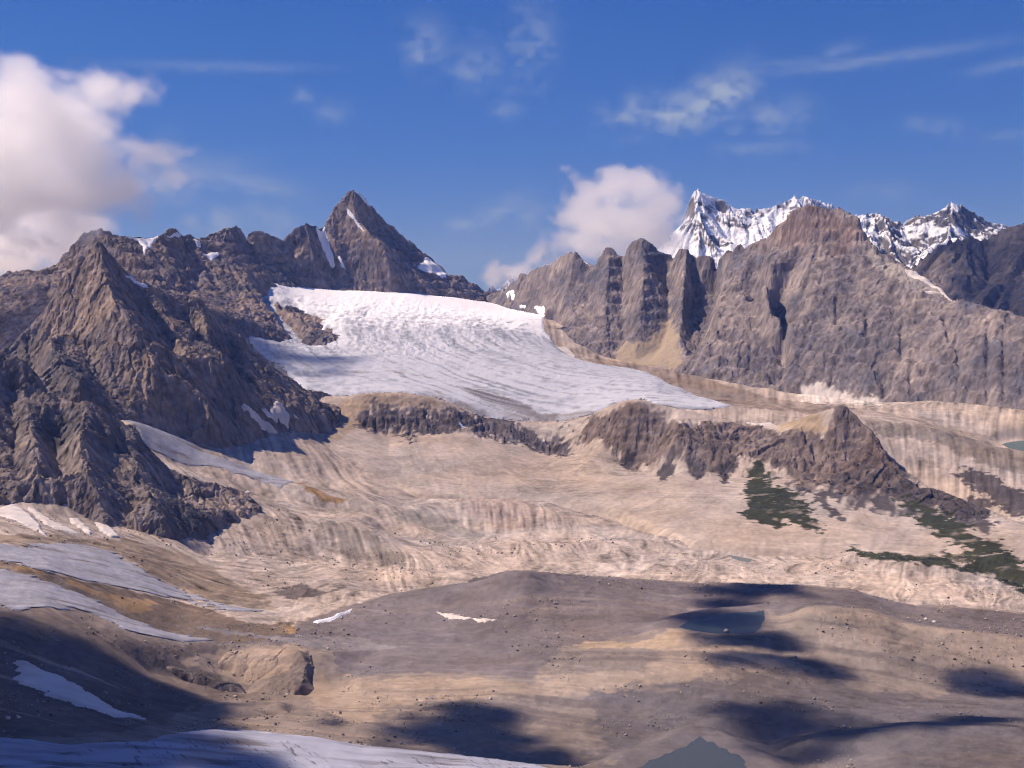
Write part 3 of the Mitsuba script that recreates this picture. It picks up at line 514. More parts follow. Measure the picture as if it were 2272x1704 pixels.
PLANS = {
    "glacier": [(-874.5, 4180.0), (-833.9, 4180.0), (-690.8, 3675.5), (-746.0, 4180.0), (-674.7, 4180.0), (-615.5, 4180.0), (-577.0, 4180.0), (-538.5, 4180.0), (-500.0, 4180.0), (-455.9, 4180.0), (-411.9, 4180.0), (-362.5, 4180.0), (-313.1, 4180.0), (-274.6, 4180.0), (-236.1, 4180.0), (-197.6, 4180.0), (-130.7, 4180.0), (-92.8, 4180.0), (-54.3, 4140.5), (5.9, 4067.0), (70.7, 4044.5), (121.4, 4221.5), (107.3, 3876.5), (92.5, 3627.5), (91.5, 3485.0), (107.4, 3384.5), (121.5, 3263.0), (161.9, 3080.0), (210.5, 3048.5), (253.2, 3074.0), (296.7, 3099.5), (342.4, 3032.0), (359.4, 2925.5), (370.3, 2789.0), (392.3, 2711.0), (409.4, 2613.5), (426.6, 2538.5), (445.8, 2484.5), (415.1, 2469.5), (384.1, 2450.0), (358.5, 2453.0), (333.2, 2459.0), (311.1, 2477.0), (289.2, 2499.5), (271.0, 2544.5), (244.7, 2552.0), (214.6, 2516.0), (171.8, 2481.5), (146.1, 2477.0), (103.6, 2478.5), (63.8, 2487.5), (33.8, 2493.5), (3.7, 2498.0), (-33.0, 2498.0), (-67.9, 2504.0), (-88.3, 2510.0), (-122.1, 2526.5), (-146.1, 2534.0), (-170.2, 2541.5), (-200.3, 2540.0), (-230.6, 2541.5), (-275.7, 2546.0), (-318.2, 2543.0), (-343.8, 2546.0), (-368.8, 2544.5), (-400.1, 2561.0), (-436.6, 2577.5), (-473.9, 2667.5), (-506.5, 2739.5), (-555.4, 2801.0), (-605.9, 2907.5), (-647.6, 3005.0), (-725.8, 3285.5), (-775.9, 3348.5), (-775.1, 3419.0), (-774.3, 3492.5), (-782.2, 3609.5)],
    "upper_tongue": [(-498.4, 1166.0), (-492.8, 1175.0), (-481.7, 1176.5), (-473.0, 1184.0), (-475.6, 1232.0), (-472.6, 1268.0), (-467.8, 1287.5), (-461.1, 1302.5), (-454.1, 1317.5), (-440.9, 1314.5), (-429.2, 1316.0), (-413.3, 1307.0), (-396.7, 1295.0), (-378.6, 1277.0), (-363.4, 1268.0), (-351.2, 1269.5), (-336.1, 1260.5), (-322.6, 1251.5), (-308.5, 1239.5), (-295.7, 1232.0), (-282.2, 1230.5), (-269.0, 1230.5), (-256.2, 1232.0), (-267.9, 1214.0), (-280.9, 1203.5), (-297.9, 1217.0), (-315.1, 1230.5), (-330.1, 1244.0), (-342.5, 1247.0), (-323.7, 1232.0), (-299.2, 1212.5), (-283.5, 1197.5), (-268.2, 1182.5), (-252.7, 1176.5), (-237.9, 1173.5), (-254.7, 1157.0), (-275.4, 1179.5), (-298.1, 1208.0), (-315.4, 1212.5), (-331.6, 1212.5), (-341.3, 1190.0), (-353.1, 1176.5), (-366.4, 1169.0), (-379.1, 1160.0), (-391.5, 1151.0), (-401.5, 1136.0), (-410.5, 1119.5), (-420.9, 1107.5), (-432.0, 1098.5), (-452.7, 1113.5), (-467.5, 1113.5), (-477.0, 1115.0)],
    "lower_tongue": [(-461.2, 1077.5), (-452.0, 1076.0), (-441.9, 1077.5), (-432.3, 1080.5), (-422.2, 1079.0), (-412.1, 1077.5), (-404.3, 1082.0), (-392.9, 1083.5), (-381.4, 1085.0), (-369.9, 1086.5), (-359.4, 1083.5), (-348.4, 1079.0), (-337.9, 1076.0), (-329.3, 1079.0), (-320.1, 1080.5), (-310.5, 1080.5), (-301.3, 1085.0), (-290.8, 1085.0), (-280.7, 1086.5), (-270.1, 1086.5), (-278.4, 1079.0), (-286.1, 1070.0), (-297.5, 1059.5), (-306.4, 1041.5), (-315.0, 1035.5), (-322.6, 1026.5), (-335.2, 1034.0), (-347.5, 1040.0), (-356.2, 1038.5), (-364.4, 1035.5), (-370.9, 1028.0), (-379.6, 1014.5), (-387.3, 999.5), (-393.2, 989.0), (-400.2, 981.5), (-415.1, 986.0), (-426.1, 993.5), (-443.7, 1035.5)],
    "near_glacier": [(-336.1, 699.5), (-329.5, 699.5), (-324.4, 702.5), (-317.8, 702.5), (-311.9, 704.0), (-306.0, 705.5), (-298.8, 704.0), (-289.9, 705.5), (-281.1, 707.0), (-270.9, 705.5), (-261.3, 705.5), (-254.5, 705.5), (-248.3, 707.0), (-242.0, 708.5), (-235.2, 708.5), (-228.3, 708.5), (-222.0, 710.0), (-216.1, 713.0), (-209.3, 717.5), (-203.2, 725.0), (-213.1, 792.5), (-205.0, 803.0), (-196.5, 813.5), (-189.6, 816.5), (-182.4, 818.0), (-175.7, 822.5), (-165.7, 819.5), (-154.8, 812.0), (-145.0, 809.0), (-135.7, 809.0), (-117.5, 744.5), (-110.2, 744.5), (-101.8, 744.5), (-93.7, 746.0), (-86.3, 746.0), (-79.0, 747.5), (-71.8, 750.5), (-64.4, 747.5), (-56.9, 744.5), (-49.6, 741.5), (-42.7, 746.0), (-36.1, 758.0), (-28.2, 741.5), (-21.0, 740.0), (-13.3, 738.5), (-5.5, 737.0), (2.2, 734.0), (9.8, 731.0), (17.5, 731.0), (28.1, 720.5), (21.0, 693.5), (14.5, 677.0), (8.1, 632.0), (2.5, 618.5), (-2.9, 606.5), (-8.0, 593.0), (-13.5, 591.5), (-19.0, 588.5), (-24.4, 585.5), (-29.7, 581.0), (-34.9, 578.0), (-40.1, 575.0), (-45.2, 570.5), (-50.2, 566.0), (-55.2, 563.0), (-59.8, 557.0), (-64.5, 552.5), (-69.1, 548.0), (-73.5, 542.0), (-78.1, 539.0), (-82.3, 533.0), (-86.3, 527.0), (-90.5, 522.5), (-95.1, 521.0), (-98.9, 515.0), (-103.1, 512.0), (-108.6, 515.0), (-113.1, 513.5), (-117.6, 512.0), (-122.0, 510.5), (-126.1, 507.5), (-129.7, 503.0), (-134.4, 503.0), (-139.9, 506.0), (-144.3, 504.5), (-148.1, 501.5), (-153.3, 503.0), (-157.5, 501.5), (-163.2, 504.5), (-169.0, 507.5), (-174.2, 509.0), (-179.5, 510.5), (-184.3, 510.5), (-188.6, 509.0), (-192.8, 507.5), (-196.4, 504.5), (-202.3, 507.5), (-204.0, 500.0), (-208.7, 500.0), (-213.4, 500.0), (-220.0, 504.5), (-228.1, 512.0), (-236.9, 521.0), (-245.9, 530.0), (-254.4, 537.5), (-264.4, 548.0), (-278.0, 576.5), (-290.8, 603.5), (-300.7, 624.5), (-318.5, 662.0), (-329.8, 686.0)],
    "hanging_ice": [(-586.8, 1871.0), (-669.2, 2148.5), (-642.4, 2106.5), (-636.6, 2124.5), (-615.2, 2099.0), (-584.9, 2060.0), (-549.2, 2028.5), (-503.8, 1955.0), (-475.8, 1946.0), (-452.6, 1956.5), (-438.4, 1970.0), (-422.6, 1977.5), (-403.0, 1967.0), (-384.5, 1961.0), (-366.3, 1956.5), (-348.0, 1950.5), (-354.7, 1875.5), (-388.5, 1895.0), (-413.9, 1896.5), (-429.2, 1890.5), (-445.2, 1887.5), (-460.7, 1883.0), (-474.5, 1863.5), (-488.3, 1845.5), (-508.9, 1832.0), (-525.9, 1815.5), (-545.0, 1808.0), (-558.5, 1838.0)],
    "snow_rocky_spur_a": [(-596.6, 1407.5), (-587.8, 1404.5), (-593.1, 1440.5), (-586.9, 1446.5), (-553.7, 1407.5), (-522.5, 1350.5), (-491.9, 1293.5), (-521.0, 1319.0), (-539.7, 1331.0), (-571.1, 1364.0), (-580.2, 1368.5)],
    "snow_rocky_spur_b": [(-575.1, 1448.0), (-560.4, 1442.0), (-536.0, 1415.0), (-510.6, 1386.5), (-496.4, 1377.5), (-480.6, 1361.0), (-495.0, 1353.5), (-507.6, 1353.5), (-519.9, 1362.5), (-553.4, 1416.5)],
    "snow_rocky_spur_c": [(-524.5, 1451.0), (-520.1, 1461.5), (-494.2, 1427.0), (-484.4, 1412.0), (-474.9, 1376.0), (-494.9, 1404.5), (-512.2, 1427.0)],
    "snow_rocky_spur_d": [(-502.7, 1472.0), (-504.8, 1490.0), (-497.8, 1496.0), (-478.8, 1461.5), (-454.9, 1418.0), (-463.3, 1410.5), (-480.5, 1428.5), (-492.7, 1448.0)],
    "snow_peak_foot_a": [(-436.4, 2217.5), (-431.6, 2262.5), (-417.8, 2259.5), (-408.4, 2256.5), (-406.5, 2232.5), (-421.6, 2207.0), (-435.4, 2189.0), (-446.5, 2187.5), (-442.2, 2202.5), (-432.8, 2205.5)],
    "snow_peak_foot_b": [(-469.8, 2123.0), (-458.4, 2148.5), (-451.6, 2156.0), (-440.6, 2171.0), (-415.9, 2190.5), (-429.8, 2159.0), (-447.7, 2136.5)],
    "snow_peak_foot_c": [(-402.0, 2262.5), (-394.7, 2271.5), (-392.1, 2270.0), (-398.5, 2262.5)],
    "snow_ridge_strip": [(-700.4, 2219.0), (-690.0, 2243.0), (-677.8, 2250.5), (-664.9, 2256.5), (-660.6, 2253.5), (-676.1, 2244.5), (-694.1, 2237.0)],
    "snow_north_cornice": [(-1068.1, 3338.0), (-1033.3, 3366.5), (-1000.2, 3404.0), (-974.4, 3447.5), (-977.4, 3417.5), (-981.0, 3390.5), (-983.2, 3344.0), (-981.3, 3314.0), (-996.7, 3353.0), (-1013.2, 3372.5), (-1039.4, 3357.5), (-1064.7, 3341.0)],
    "snow_knob_cap": [(-962.0, 3459.5), (-947.0, 3471.5), (-932.3, 3501.5), (-931.8, 3482.0), (-953.4, 3461.0)],
    "snow_shoulder_a": [(-908.8, 3543.5), (-892.6, 3552.5), (-883.9, 3534.5), (-894.6, 3531.5)],
    "snow_shoulder_b": [(-877.7, 3518.0), (-838.9, 3569.0), (-838.0, 3545.0), (-850.3, 3518.0), (-869.0, 3519.5)],
    "snow_couloir": [(-631.2, 3986.0), (-606.1, 4020.5), (-598.9, 4005.5), (-580.4, 3972.5), (-567.7, 3954.5), (-562.8, 3944.0), (-585.0, 3948.5), (-602.0, 3960.5), (-619.2, 3974.0)],
    "snow_couloir_foot": [(-553.8, 3948.5), (-546.6, 3953.0), (-536.4, 3941.0), (-525.9, 3930.5), (-538.1, 3926.0)],
    "snow_face_streak": [(-541.6, 4055.0), (-530.3, 4049.0), (-505.7, 4028.0), (-482.6, 4010.0), (-472.4, 3993.5), (-487.8, 4008.5), (-510.7, 4025.0), (-533.0, 4044.5)],
    "snow_summit_edge": [(-521.5, 4097.0), (-491.0, 4109.0), (-476.2, 4119.5), (-460.7, 4124.0), (-487.7, 4103.0), (-510.3, 4092.5)],
    "snow_right_edge": [(-428.4, 4148.0), (-386.2, 4158.5), (-352.3, 4175.0), (-338.7, 4175.0), (-381.2, 4163.0), (-412.5, 4151.0)],
    "snow_white_triangle": [(-310.1, 4067.0), (-291.5, 4163.0), (-273.7, 4182.5), (-240.4, 4173.5), (-208.5, 4170.5), (-230.7, 4115.0), (-268.1, 4092.5), (-298.2, 4064.0)],
    "snow_col_patch": [(-23.5, 4100.0), (-5.7, 4080.5), (10.3, 4017.5), (5.0, 4013.0), (-12.6, 4061.0)],
    "snow_col_shoulder": [(69.9, 3888.5), (100.2, 3815.0), (97.3, 3758.0), (79.3, 3851.0)],
    "snow_col_ledge": [(5.0, 3996.5), (37.1, 3945.5), (69.9, 3894.5), (67.4, 3896.0), (37.1, 3944.0), (11.3, 3983.0)],
    "snow_pinnacle_snow": [(201.1, 3747.5), (220.1, 3734.0), (243.5, 3716.0), (218.5, 3731.0)],
    "snow_wall_foot": [(119.8, 3288.5), (148.2, 3342.5), (165.6, 3224.0), (157.1, 3081.5), (135.3, 3164.0)],
    "snow_flank_streak": [(945.6, 3000.5), (975.3, 2982.5), (996.5, 2939.0), (1008.3, 2891.0), (1017.0, 2837.0), (999.7, 2891.0), (985.9, 2930.0), (965.9, 2952.5), (948.9, 2985.5)],
    "snow_flank_ledge": [(954.3, 2909.0), (980.9, 2903.0), (1000.7, 2888.0), (978.6, 2895.5)],
    "snow_step_chute": [(-107.5, 2432.0), (-98.6, 2433.5), (-91.9, 2427.5), (-98.3, 2426.0)],
    "snow_step_strip": [(450.5, 2378.0), (469.0, 2360.0), (495.3, 2366.0), (502.7, 2339.0), (497.7, 2333.0), (486.3, 2337.5), (462.7, 2343.5)],
    "snow_shaded_snow": [(-357.3, 876.5), (-345.0, 872.0), (-336.9, 870.5), (-328.2, 867.5), (-318.7, 861.5), (-309.3, 855.5), (-300.5, 851.0), (-291.7, 845.0), (-281.9, 836.0), (-272.1, 830.0), (-261.5, 821.0), (-249.1, 816.5), (-257.1, 810.5), (-264.0, 801.5), (-272.7, 806.0), (-279.9, 806.0), (-288.7, 810.5), (-297.0, 813.5), (-305.9, 818.0), (-313.7, 819.5), (-325.3, 824.0), (-337.0, 828.5), (-347.1, 852.5)],
    "snow_snow_arc": [(-196.1, 1199.0), (-180.6, 1223.0), (-166.2, 1263.5), (-165.8, 1250.0), (-176.0, 1214.0), (-190.5, 1187.0)],
    "snow_pale_bank": [(-74.6, 1226.0), (-57.9, 1214.0), (-39.0, 1185.5), (-47.9, 1187.0), (-63.9, 1205.0)],
    "snow_pale_bank_b": [(-36.6, 1182.5), (-26.1, 1175.0), (-15.7, 1166.0), (-25.9, 1166.0), (-34.8, 1175.0)],
    "mid_lake": [(153.2, 1109.1), (163.2, 1127.1), (177.2, 1139.8), (194.7, 1153.4), (212.8, 1159.4), (231.8, 1161.2), (242.1, 1167.2), (236.6, 1138.6), (226.7, 1104.7), (217.4, 1087.5), (205.4, 1085.9), (194.0, 1087.5), (179.2, 1085.9), (163.2, 1096.6)],
    "near_lake": [(76.3, 762.6), (80.0, 778.7), (85.9, 784.3), (89.6, 794.1), (95.7, 795.6), (101.0, 803.7), (106.6, 805.4), (111.5, 813.1), (117.9, 816.1), (122.0, 825.3), (125.0, 826.5), (128.0, 833.3), (130.7, 839.0), (132.0, 834.6), (133.4, 825.9), (138.2, 825.3), (139.2, 814.6), (144.5, 813.1), (145.5, 803.7), (151.6, 801.3), (152.5, 788.5), (150.7, 770.6), (144.6, 757.3), (137.1, 756.0), (129.8, 754.7), (122.4, 753.4), (115.1, 752.2), (107.4, 752.7), (99.7, 753.2), (92.0, 753.7), (84.3, 754.2), (76.6, 754.7)],
    "far_lake": [(907.7, 2277.5), (948.1, 2319.4), (979.6, 2333.7), (1000.4, 2328.9), (1021.1, 2324.2), (1041.7, 2319.4), (1041.0, 2243.7), (998.6, 2204.5), (957.7, 2166.5), (932.0, 2169.6), (906.2, 2172.8), (896.0, 2210.9)],
    "pond": [(291.6, 1660.6), (304.1, 1650.2), (320.0, 1629.7), (315.8, 1613.6), (304.7, 1617.6), (296.9, 1634.7)],
    "foreground": [(-624.7, 1086.5), (-615.1, 1088.0), (-604.5, 1088.0), (-595.6, 1091.0), (-584.2, 1089.5), (-574.5, 1091.0), (-564.7, 1092.5), (-552.6, 1089.5), (-541.3, 1088.0), (-530.7, 1088.0), (-520.2, 1088.0), (-508.9, 1086.5), (-497.7, 1085.0), (-487.9, 1086.5), (-478.0, 1088.0), (-468.1, 1089.5), (-458.2, 1091.0), (-446.6, 1086.5), (-436.8, 1086.5), (-427.7, 1088.0), (-418.5, 1089.5), (-412.1, 1098.5), (-405.0, 1106.0), (-397.7, 1113.5), (-390.8, 1122.5), (-383.3, 1130.0), (-374.6, 1134.5), (-366.4, 1140.5), (-358.9, 1149.5), (-350.4, 1155.5), (-341.3, 1160.0), (-332.6, 1166.0), (-323.8, 1172.0), (-314.0, 1175.0), (-302.6, 1172.0), (-290.6, 1166.0), (-279.3, 1163.0), (-267.8, 1158.5), (-256.0, 1152.5), (-245.6, 1152.5), (-234.6, 1149.5), (-224.8, 1158.5), (-214.3, 1164.5), (-207.0, 1197.5), (-198.7, 1229.0), (-188.8, 1247.0), (-178.7, 1266.5), (-167.4, 1280.0), (-157.0, 1302.5), (-144.6, 1311.5), (-132.0, 1320.5), (-130.2, 1433.0), (-107.8, 1319.0), (-105.2, 1449.5), (-87.6, 1457.0), (-62.4, 1307.0), (-50.8, 1484.0), (-31.2, 1505.0), (-5.1, 1545.5), (19.5, 1548.5), (34.0, 1544.0), (40.7, 1293.5), (65.7, 1527.5), (70.8, 1296.5), (101.0, 1526.0), (116.5, 1515.5), (113.5, 1296.5), (148.1, 1508.0), (162.8, 1496.0), (155.5, 1301.0), (195.7, 1490.0), (213.0, 1487.0), (226.7, 1485.5), (210.0, 1296.5), (254.8, 1487.0), (268.2, 1484.0), (281.2, 1479.5), (295.4, 1481.0), (309.8, 1476.5), (323.8, 1470.5), (293.8, 1274.0), (303.7, 1260.5), (319.1, 1263.5), (383.7, 1452.5), (399.3, 1448.0), (360.2, 1265.0), (416.0, 1416.5), (381.9, 1262.0), (433.4, 1385.0), (443.3, 1371.5), (454.4, 1362.5), (470.1, 1365.5), (484.2, 1364.0), (500.0, 1367.0), (510.9, 1362.5), (519.4, 1352.0), (528.4, 1343.0), (537.8, 1335.5), (547.6, 1329.5), (556.1, 1320.5), (568.4, 1319.0), (579.3, 1314.5), (590.1, 1310.0), (600.8, 1305.5), (612.9, 1304.0), (623.5, 1299.5), (635.4, 1298.0), (646.6, 1295.0), (657.7, 1292.0), (669.6, 1290.5), (681.4, 1289.0), (691.6, 1284.5), (700.9, 1278.5), (712.5, 1277.0), (629.3, 1127.0), (604.6, 1082.0), (579.0, 1035.5), (568.5, 1016.0), (559.7, 999.5), (549.1, 980.0), (537.7, 959.0), (521.3, 929.0), (499.8, 890.0), (463.0, 824.0), (445.6, 792.5), (433.3, 770.0), (414.2, 735.5), (395.0, 701.0), (379.2, 672.5), (349.9, 620.0), (335.7, 594.5), (319.9, 566.0), (304.0, 537.5), (283.8, 501.5), (279.0, 501.5), (274.2, 501.5), (268.5, 500.0), (263.7, 500.0), (258.9, 500.0), (254.1, 500.0), (249.2, 500.0), (244.4, 500.0), (239.6, 500.0), (234.8, 500.0), (230.0, 500.0), (225.2, 500.0), (220.3, 500.0), (215.5, 500.0), (210.7, 500.0), (205.9, 500.0), (201.1, 500.0), (196.3, 500.0), (191.5, 500.0), (186.6, 500.0), (181.8, 500.0), (177.0, 500.0), (172.2, 500.0), (167.4, 500.0), (162.6, 500.0), (157.8, 500.0), (153.1, 500.0), (148.4, 500.0), (143.7, 500.0), (139.0, 500.0), (134.3, 500.0), (129.6, 500.0), (124.9, 500.0), (120.2, 500.0), (115.5, 500.0), (110.8, 500.0), (106.1, 500.0), (101.4, 500.0), (96.7, 500.0), (92.0, 500.0), (87.3, 500.0), (82.6, 500.0), (77.9, 500.0), (73.2, 500.0), (68.5, 500.0), (63.8, 500.0), (59.1, 500.0), (54.4, 500.0), (49.7, 500.0), (45.0, 500.0), (40.3, 500.0), (35.6, 500.0), (30.9, 500.0), (26.2, 500.0), (21.4, 500.0), (16.7, 500.0), (12.0, 500.0), (7.3, 500.0), (2.6, 500.0), (-2.1, 500.0), (-6.8, 500.0), (-11.5, 500.0), (-16.2, 500.0), (-20.9, 500.0), (-25.6, 500.0), (-30.3, 500.0), (-35.0, 500.0), (-39.7, 500.0), (-44.4, 500.0), (-49.1, 500.0), (-53.8, 500.0), (-58.5, 500.0), (-63.2, 500.0), (-67.9, 500.0), (-72.6, 500.0), (-77.3, 500.0), (-82.0, 500.0), (-86.7, 500.0), (-91.4, 500.0), (-96.1, 500.0), (-100.8, 500.0), (-105.5, 500.0), (-110.3, 500.0), (-115.0, 500.0), (-119.7, 500.0), (-124.4, 500.0), (-129.1, 500.0), (-133.8, 500.0), (-138.5, 500.0), (-143.3, 500.0), (-148.1, 500.0), (-152.9, 500.0), (-157.8, 500.0), (-162.6, 500.0), (-167.4, 500.0), (-172.2, 500.0), (-177.0, 500.0), (-181.9, 500.0), (-186.7, 500.0), (-191.5, 500.0), (-196.3, 500.0), (-201.1, 500.0), (-206.0, 500.0), (-210.8, 500.0), (-215.6, 500.0), (-220.4, 500.0), (-225.3, 500.0), (-230.1, 500.0), (-234.9, 500.0), (-239.7, 500.0), (-244.5, 500.0), (-249.4, 500.0), (-254.2, 500.0), (-259.0, 500.0), (-263.8, 500.0), (-268.6, 500.0), (-273.5, 500.0), (-278.3, 500.0), (-283.1, 500.0), (-287.9, 500.0), (-292.7, 500.0), (-292.5, 500.0), (-292.3, 500.0), (-296.5, 507.5), (-315.6, 540.5), (-331.1, 567.5), (-347.5, 596.0), (-361.2, 620.0), (-380.2, 653.0), (-391.3, 672.5), (-399.7, 687.5), (-410.8, 707.0), (-425.3, 732.5), (-437.2, 753.5), (-449.1, 774.5), (-462.6, 798.5), (-476.2, 822.5), (-490.6, 848.0), (-502.4, 869.0), (-516.0, 893.0), (-524.3, 908.0), (-540.4, 936.5), (-553.8, 960.5), (-569.9, 989.0), (-588.5, 1022.0), (-607.0, 1055.0)],
    "grey_moraine": [(-198.5, 1227.5), (-188.8, 1247.0), (-178.3, 1263.5), (-167.4, 1280.0), (-156.8, 1301.0), (-144.6, 1311.5), (-132.0, 1320.5), (-117.8, 1316.0), (-103.7, 1311.5), (-90.0, 1311.5), (-76.2, 1310.0), (-62.1, 1301.0), (-54.3, 1482.5), (-38.3, 1499.0), (-21.9, 1518.5), (-5.1, 1539.5), (10.6, 1280.0), (25.4, 1281.5), (40.5, 1289.0), (53.4, 1295.0), (65.9, 1292.0), (78.6, 1293.5), (91.4, 1295.0), (104.2, 1296.5), (116.7, 1295.0), (129.4, 1295.0), (142.3, 1296.5), (155.0, 1296.5), (168.5, 1301.0), (181.3, 1299.5), (222.1, 1485.5), (206.8, 1296.5), (220.0, 1298.0), (266.1, 1482.5), (245.1, 1293.5), (294.8, 1478.0), (268.5, 1284.5), (279.8, 1280.0), (290.6, 1274.0), (299.9, 1262.0), (311.2, 1259.0), (324.7, 1265.0), (336.8, 1265.0), (350.5, 1271.0), (361.1, 1265.0), (418.4, 1418.0), (427.0, 1401.5), (435.3, 1385.0), (443.3, 1368.5), (408.9, 1226.0), (416.2, 1212.5), (426.4, 1208.0), (436.0, 1202.0), (446.6, 1199.0), (457.1, 1196.0), (467.6, 1193.0), (478.6, 1191.5), (489.0, 1188.5), (500.0, 1187.0), (511.5, 1187.0), (525.8, 1193.0), (588.1, 1305.5), (543.6, 1181.0), (610.8, 1299.5), (620.6, 1293.5), (632.5, 1292.0), (643.7, 1289.0), (654.7, 1286.0), (665.8, 1283.0), (676.7, 1280.0), (626.2, 1163.0), (635.1, 1158.5), (644.0, 1154.0), (627.7, 1124.0), (602.1, 1077.5), (590.8, 1076.0), (583.5, 1082.0), (573.7, 1083.5), (563.0, 1083.5), (550.9, 1080.5), (540.3, 1080.5), (539.3, 1100.0), (530.0, 1103.0), (519.9, 1104.5), (503.6, 1092.5), (488.8, 1083.5), (478.2, 1083.5), (466.3, 1080.5), (456.4, 1082.0), (446.2, 1085.0), (436.6, 1089.5), (426.3, 1092.5), (415.4, 1094.0), (406.3, 1101.5), (396.1, 1106.0), (386.2, 1112.0), (375.7, 1116.5), (363.6, 1116.5), (355.4, 1127.0), (346.0, 1134.5), (348.4, 1182.5), (323.7, 1145.0), (305.8, 1130.0), (293.8, 1136.0), (282.1, 1133.0), (273.2, 1142.0), (262.8, 1145.0), (252.4, 1148.0), (246.0, 1170.5), (233.0, 1121.0), (224.9, 1094.0), (214.5, 1094.0), (203.8, 1092.5), (193.6, 1094.0), (183.4, 1095.5), (173.2, 1097.0), (162.8, 1097.0), (152.5, 1098.5), (140.7, 1101.5), (128.4, 1101.5), (118.0, 1100.0), (107.4, 1095.5), (96.8, 1091.0), (86.6, 1089.5), (76.2, 1085.0), (66.0, 1083.5), (55.7, 1079.0), (45.6, 1076.0), (35.3, 1046.0), (25.5, 1019.0), (16.2, 992.0), (6.8, 995.0), (-2.8, 996.5), (-12.3, 999.5), (-22.0, 1002.5), (-31.7, 1007.0), (-41.5, 1011.5), (-51.3, 1014.5), (-61.4, 1014.5), (-71.4, 1013.0), (-81.7, 1016.0), (-91.9, 1017.5), (-102.3, 1020.5), (-112.1, 1017.5), (-122.5, 1020.5), (-133.1, 1023.5), (-143.6, 1026.5), (-155.1, 1053.5), (-170.3, 1101.5), (-180.7, 1098.5), (-191.5, 1098.5), (-202.1, 1097.0), (-212.1, 1092.5), (-223.2, 1094.0), (-234.7, 1097.0), (-246.2, 1094.0), (-257.0, 1088.0), (-266.9, 1079.0), (-259.1, 1094.0), (-250.3, 1106.0), (-240.5, 1115.0), (-230.9, 1125.5), (-221.4, 1137.5), (-211.3, 1148.0), (-205.0, 1185.5)],
    "medial_moraine": [(-475.8, 1112.0), (-463.3, 1110.5), (-452.1, 1112.0), (-431.4, 1097.0), (-420.9, 1107.5), (-410.0, 1118.0), (-400.4, 1133.0), (-390.4, 1148.0), (-378.6, 1158.5), (-366.5, 1169.0), (-353.1, 1176.5), (-341.3, 1190.0), (-330.0, 1206.5), (-314.3, 1208.0), (-296.6, 1202.0), (-282.4, 1187.0), (-268.1, 1170.5), (-254.7, 1157.0), (-244.8, 1161.5), (-237.6, 1179.5), (-226.0, 1185.5), (-214.6, 1193.0), (-204.1, 1146.5), (-212.9, 1125.5), (-222.1, 1109.0), (-233.6, 1104.5), (-244.9, 1100.0), (-255.5, 1092.5), (-269.8, 1085.0), (-280.3, 1085.0), (-290.8, 1085.0), (-301.3, 1085.0), (-310.5, 1080.5), (-320.1, 1080.5), (-329.3, 1079.0), (-337.9, 1076.0), (-348.4, 1079.0), (-359.4, 1083.5), (-369.9, 1086.5), (-381.4, 1085.0), (-392.9, 1083.5), (-404.3, 1082.0), (-412.1, 1077.5), (-422.2, 1079.0), (-432.3, 1080.5), (-441.2, 1077.5), (-450.6, 1076.0), (-461.2, 1077.5)],
    "orange_a": [(-379.4, 1115.0), (-368.5, 1127.0), (-360.2, 1142.0), (-351.1, 1155.5), (-341.2, 1167.5), (-332.1, 1125.5), (-338.1, 1110.5), (-344.3, 1097.0), (-362.3, 1098.5)],
    "orange_b": [(-221.1, 1172.0), (-211.4, 1175.0), (-203.6, 1143.5), (-209.8, 1131.5)],
    "orange_c": [(-444.8, 1094.0), (-434.0, 1097.0), (-426.0, 1107.5), (-422.4, 1094.0), (-431.9, 1089.5), (-441.9, 1086.5)],
    "orange_d": [(-410.3, 1110.5), (-402.1, 1116.5), (-393.3, 1121.0), (-373.5, 1115.0), (-375.4, 1103.0), (-388.6, 1103.0), (-400.6, 1100.0)],
    "left_slope": [(-529.5, 1239.5), (-522.0, 1250.0), (-515.5, 1263.5), (-508.7, 1277.0), (-501.7, 1290.5), (-497.3, 1311.5), (-486.5, 1323.5), (-476.6, 1338.5), (-467.9, 1358.0), (-459.9, 1377.5), (-455.4, 1409.0), (-446.4, 1428.5), (-431.3, 1428.5), (-417.8, 1434.5), (-403.0, 1436.0), (-388.1, 1437.5), (-372.8, 1437.5), (-351.9, 1410.5), (-328.6, 1371.5), (-313.9, 1361.0), (-298.4, 1346.0), (-283.1, 1331.0), (-267.5, 1313.0), (-244.5, 1248.5), (-258.9, 1251.5), (-272.4, 1250.0), (-285.5, 1247.0), (-296.4, 1235.0), (-310.0, 1245.5), (-323.4, 1254.5), (-338.1, 1268.0), (-352.4, 1274.0), (-364.2, 1271.0), (-381.2, 1286.0), (-398.5, 1301.0), (-414.3, 1310.0), (-430.6, 1320.5), (-445.6, 1313.0), (-460.4, 1305.5), (-469.1, 1281.5), (-477.0, 1257.5), (-481.0, 1236.5), (-484.5, 1215.5), (-490.6, 1202.0), (-492.8, 1179.5), (-503.5, 1178.0)],
    "blue_hump": [(-466.5, 1208.0), (-461.5, 1251.5), (-443.4, 1247.0), (-417.9, 1211.0), (-415.0, 1175.0), (-431.5, 1169.0), (-450.4, 1178.0)],
